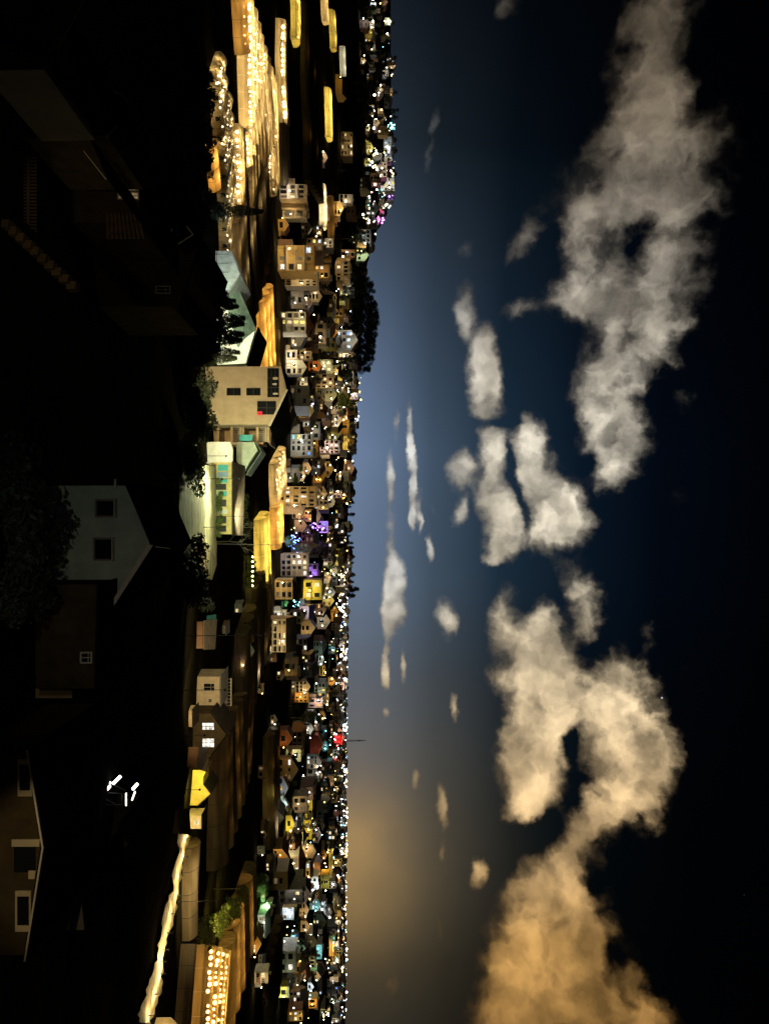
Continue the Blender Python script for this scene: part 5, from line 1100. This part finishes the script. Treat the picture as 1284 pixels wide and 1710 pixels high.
lit_tree('broad', 905, 466, 1.0, 'bushy tree floodlit bright blue in front of the apartments', 'leaf_light', 'blue', 6500, (0, -5, 2), seed=0)
lit_tree('broad', 885, 498, 1.1, 'spreading tree floodlit violet and blue', 'leaf_light', 'purple', 9000, (0, -6, 2), seed=1)
lit_tree('bush', 1008, 474, 1.6, 'small rounded bush floodlit turquoise', 'leaf_light', 'cyan', 2600, (0, -4, 2), seed=0)
lit_tree('broad', 1488, 420, .8, 'hedge tree lit vivid green at the edge of the field', 'leaf_light', 'green', 1800, seed=0)
lit_tree('broad', 945, 540, 1.2, 'tree lit pale blue in the middle of the town', 'leaf_light', 'cool', 5000, (0, -6, 3), seed=2)
# near and middle trees
k = 0
for X, H, d, sc, kind in ((488, 0, 150, .55, 'conifer'), (496, 0, 146, .72, 'dense'), (505, 0, 152, .85, 'conifer'), (514, 0, 150, .9, 'conifer'), (524, 0, 148, .62, 'dense'), (533, 0, 154, 1.0, 'conifer'), (542, 0, 149, 1.0, 'conifer'), (551, 0, 147, .62, 'dense'), (560, 0, 152, .98, 'conifer'), (570, 0, 150, .95, 'conifer'), (580, 0, 148, .55, 'dense'), (590, 0, 151, .9, 'conifer'), (600, 0, 150, .85, 'conifer'), (608, 0, 147, .45, 'dense')):
    tree(kind, gpt(X, d), sc * (.62 if kind == 'dense' else 1.0), 'black conifer in the clump in front of the pale warehouse', 'pine_leaf', 'bark', 'black trees before the warehouse', seed=k % 2); k += 1
tree('conifer', hit(352, 352), .95, 'dark spiky tree silhouetted against the glowing greenhouse rows', 'pine_leaf', sz=1.25)
tree('bush', hit(346, 352), 1.9, 'dark ragged bush under the silhouetted spiky tree', 'pine_leaf')
for i, X in enumerate((745, 757, 768, 779, 790, 802)): tree('bush', gpt(X, 128), 1.5 + .3 * (i % 2), 'shaggy green shrub in the row lit from the shop yard', 'leaf_light', group='shrubs below the lit yard', seed=i % 2)
for i, (X, H) in enumerate(((838, 368), (852, 372), (822, 366))): tree('broad', hit(X, H), 1.0 - .1 * i, ('olive leafy tree, largest behind the shop row', 'olive leafy tree reaching toward the bright lemon greenhouse', 'olive leafy tree close to the corrugated shop roof')[i], 'leaf_light', seed=i)
for i, (X, H, s_) in enumerate(((846, 362, .85), (884, 363, 1.0), (905, 361, 1.05), (868, 360, .8))): tree('bare', hit(X, H), s_, ('leafless pale tree beside the olive trees', 'leafless pale tree with spreading limbs over the yard', 'tallest leafless pale tree at the end of the shop row', 'smallest leafless pale tree by the shop roof')[i], 'leaf', 'pale_bark', seed=i)
for i in range(14):
    X = 932 + i * 4; g = hit(X, 411 + (i % 3) * 4); tree('bush', g, rnd.uniform(1.1, 1.6), 'low bush in the lamp-lit row before the bright lemon greenhouse', 'leaf', group='bushes before the lemon greenhouse', seed=i % 2)
for i in range(7): lamp_post(hit(930 + i * 8, 409).x, hit(930 + i * 8, 409).y, 'yellow', 260, 3.2, label='small yellow lamp in the row before the bright lemon greenhouse', group='lamps before the lemon greenhouse', r=.3)
for i in range(26):            # mossy hedge bank running up the glowing rows
    t = i / 25; X = 1562 - 92 * t + rnd.uniform(-8, 8); H = 330 + 104 * t + rnd.uniform(-6, 6); tree('bush', hit(X, H), rnd.uniform(1.6, 2.6), 'mossy hedge bush in the slanting bank beside the glowing bulb rows', 'grass_leaf', group='hedge bushes by the bulb rows', seed=i % 3)
for i in range(14): X = 770 + rnd.uniform(0, 260); tree('bush', gpt(X, rnd.uniform(37, 41)), rnd.uniform(.8, 1.3), 'black garden bush in front of the pale gable house and low annex', 'pine_leaf', group='black bushes below the gable house', seed=i % 3)
for i in range(12): tree('bush', hit(930 + rnd.uniform(-10, 70), rnd.uniform(296, 330)), rnd.uniform(1.2, 2.2), 'dark bush on the edge of the bare earth slope', 'pine_leaf', group='dark bushes by the earth slope', seed=i % 3)
for i in range(9): tree('bush', hit(rnd.uniform(640, 735), rnd.uniform(300, 332)), rnd.uniform(1.4, 2.6), 'dark bush in the garden below the tall tan house', 'pine_leaf', group='dark garden bushes below the tall house', seed=i % 3)
for i in range(20): tree('bush', hit(rnd.uniform(130, 340), rnd.uniform(328, 341)), rnd.uniform(.9, 1.8), 'dark bush on the crest in front of the glowing greenhouses', 'pine_leaf', group='dark bushes before the glowing greenhouses', seed=i % 3)
g = hit(484, 334); lamp_post(g.x, g.y - 4, 'cool', 900, 2.5, r=.5, label='cold white globe lamp at the foot of the clad barn')
g = hit(782, 356); lamp_post(g.x, g.y - 3, 'lime', 700, 4, r=.45, label='glaring yellow-green globe lamp at the near end of the shop row')
for i, X in enumerate((806, 832, 848, 871, 889)): tree('bush', P(X, 360, 166.2), .75 + .25 * (i % 2), 'leafy shrub at the foot of the yellow shop front', 'leaf_light', group='shrubs before the shop front', seed=i % 2)
r = thing('signpost', 'thin white flag pole leaning in front of the pointed pale green house', 'pole', P(772, 372, 176)); b = MB(); b.tube((0, 0, -4), (4.6, .4, 5.2), .09, .06, 6); b.build('pole', 'trim', r)
# pole
g = hit(908, 361); r = thing('utility_pole', 'pale leaning utility pole at the end of the shop row', 'utility pole', g); s = g.y / F
b = MB(); b.tube((0, 0, -1), (.4, 0, 106 * s), .16, .1, 8); b.build('pole', 'concrete', r)
b = MB(); b.box(-1.1, 1.3, -.06, .06, 98 * s, 98 * s + .14); b.build('cross_arm', 'wood', r)
# ================================================================ lamps added out of sight to light the near walls and yards
def hooded(X, H, d, tgt, c, e, ang, label, hh=5.5, onground=False):
    g = gpt(X, d); top = g + Vector((0, 0, hh)) if H is None else P(X, H, d)
    r = thing('added_lamp', label, 'added lamp', g); hz = top.z - g.z
    b = MB(); b.tube((0, 0, -.5), (0, 0, hz), .07, .05, 8); b.build('pole', 'dark_metal', r)
    dv = (Vector(tgt) - top).normalized(); b = MB(); b.tube(Vector((0, 0, hz)) - dv * .3, Vector((0, 0, hz)) + dv * .12, .12, .24, 10); b.build('hood', 'dark_metal', r)
    spot(Vector((0, 0, hz)) + dv * .16, Vector((0, 0, hz)) + dv * 10, CW[c], e, ang, .7, r, .1); return r
hooded(640, None, 128, P(662, 415, 186), 'warm', 60000, 40, 'added hooded lamp aimed at the tall tan house', 7)
hooded(720, None, 160, P(735, 385, 190), 'warm', 9000, 100, 'added hooded lamp under the balconies of the tall house', 5)
hooded(470, None, 168, P(470, 362, 205), 'cool', 22000, 80, 'added hooded cold lamp aimed at the clad barn', 4)
hooded(520, None, 190, P(545, 385, 211), 'lime', 26000, 140, 'added hooded lamp throwing greenish light on the pale warehouse', 4)
hooded(590, None, 196, P(560, 400, 216), 'lime', 12000, 130, 'added hooded lamp under the gable of the pale warehouse', 6)
hooded(762, None, 172, P(758, 372, 181), 'lime', 3800, 150, 'glaring added lamp at the end of the shop row', 5)
hooded(800, None, 152, P(825, 372, 168), 'lime', 9000, 140, 'added hooded lamp over the road before the shop row', 5)
hooded(880, None, 152, P(875, 372, 168), 'lime', 5000, 140, 'second added lamp at the far end of the shop row', 5)
hooded(800, None, 163, gpt(890, 140), 'lime', 34000, 120, 'added hooded lamp over the bare earth slope', 8)
hooded(862, None, 166, P(858, 430, 190), 'lime', 22000, 120, 'added hooded lamp shining up at the olive trees', 9)
hooded(1150, None, 128, P(1152, 340, 165), 'warm', 26000, 60, 'added hooded lamp aimed at the white L-shaped house', 8)
hooded(1060, None, 122, P(1060, 335, 160), 'warm', 24000, 70, 'added hooded lamp shining over the pale sheet roofs', 14)
hooded(1225, None, 140, P(1228, 345, 158), 'orange', 350, 100, 'added hooded orange lamp before the lit brown gable house', 4)
hooded(1315, None, 150, P(1318, 330, 160), 'yellow', 9000, 110, 'added floodlight aimed at the yellow lit house end', 3)
for j, (X, H, w_) in enumerate(ps[2:-1]):  # low lamps added so that only the bank strip brightens
    g = hit(X + 6, H - 1); rt = thing('added_bank_lamp', 'low lamp added to light the earth bank', 'lamp', g, 0, 'low lamps added along the earth bank')
    b = MB(); b.tube((0, 0, -.4), (0, 0, 1.5), .05, n=6); b.build('pole', 'dark_metal', rt); b = MB(); b.tube((0, 0, 1.66), (0, 0, 1.74), .3, .12, 8); b.build('hood', 'dark_metal', rt)
    point((0, 0, 1.45), (1, .74, .36), 900, rt, .1)
hooded(1500, None, 150, P(1490, 322, 168), 'warm', 16000, 110, 'added hooded lamp beside the long tan tunnel roof', 9)
hooded(1530, None, 186, hit(1520, 380), 'yellow', 16000, 120, 'added hooded lamp shining on the mossy hedge bank', 7)
hooded(1480, None, 205, hit(1490, 415), 'yellow', 12000, 120, 'second added hooded lamp farther up the mossy hedge bank', 7)
hooded(905, None, 22, P(905, 190, 46), 'white', 620, 62, 'added unseen lamp dimly lighting the pale gable house', 2.5)  # from here on, lamps added below the view to light the closest walls
hooded(1070, None, 20, P(1070, 150, 44), 'warm', 260, 40, 'added unseen lamp dimly lighting the low annex wall', 2.5)
hooded(1430, None, 16, P(1430, 35, 30), 'warm', 40, 70, 'added unseen lamp dimly lighting the framed window house', 2.5)
hooded(1460, None, 20, P(1420, 200, 42), 'warm', 900, 40, 'added unseen lamp dimly lighting the small pointed gable', 2.5)
hooded(300, None, 20, P(333, 212, 62), 'warm', 1500, 16, 'added unseen lamp dimly lighting the wall of the big roofed house', 2.5)
hooded(440, None, 22, P(450, 265, 74), 'warm', 1400, 34, 'added unseen lamp dimly lighting the tall brown house end', 2.5)
hooded(150, None, 18, P(170, 130, 44), 'orange', 20, 60, 'added unseen lamp dimly lighting the stepped gables', 2.5)
hooded(400, None, 20, P(420, 60, 37), 'warm', 9, 70, 'added unseen lamp dimly lighting the garden steps', 2.5)
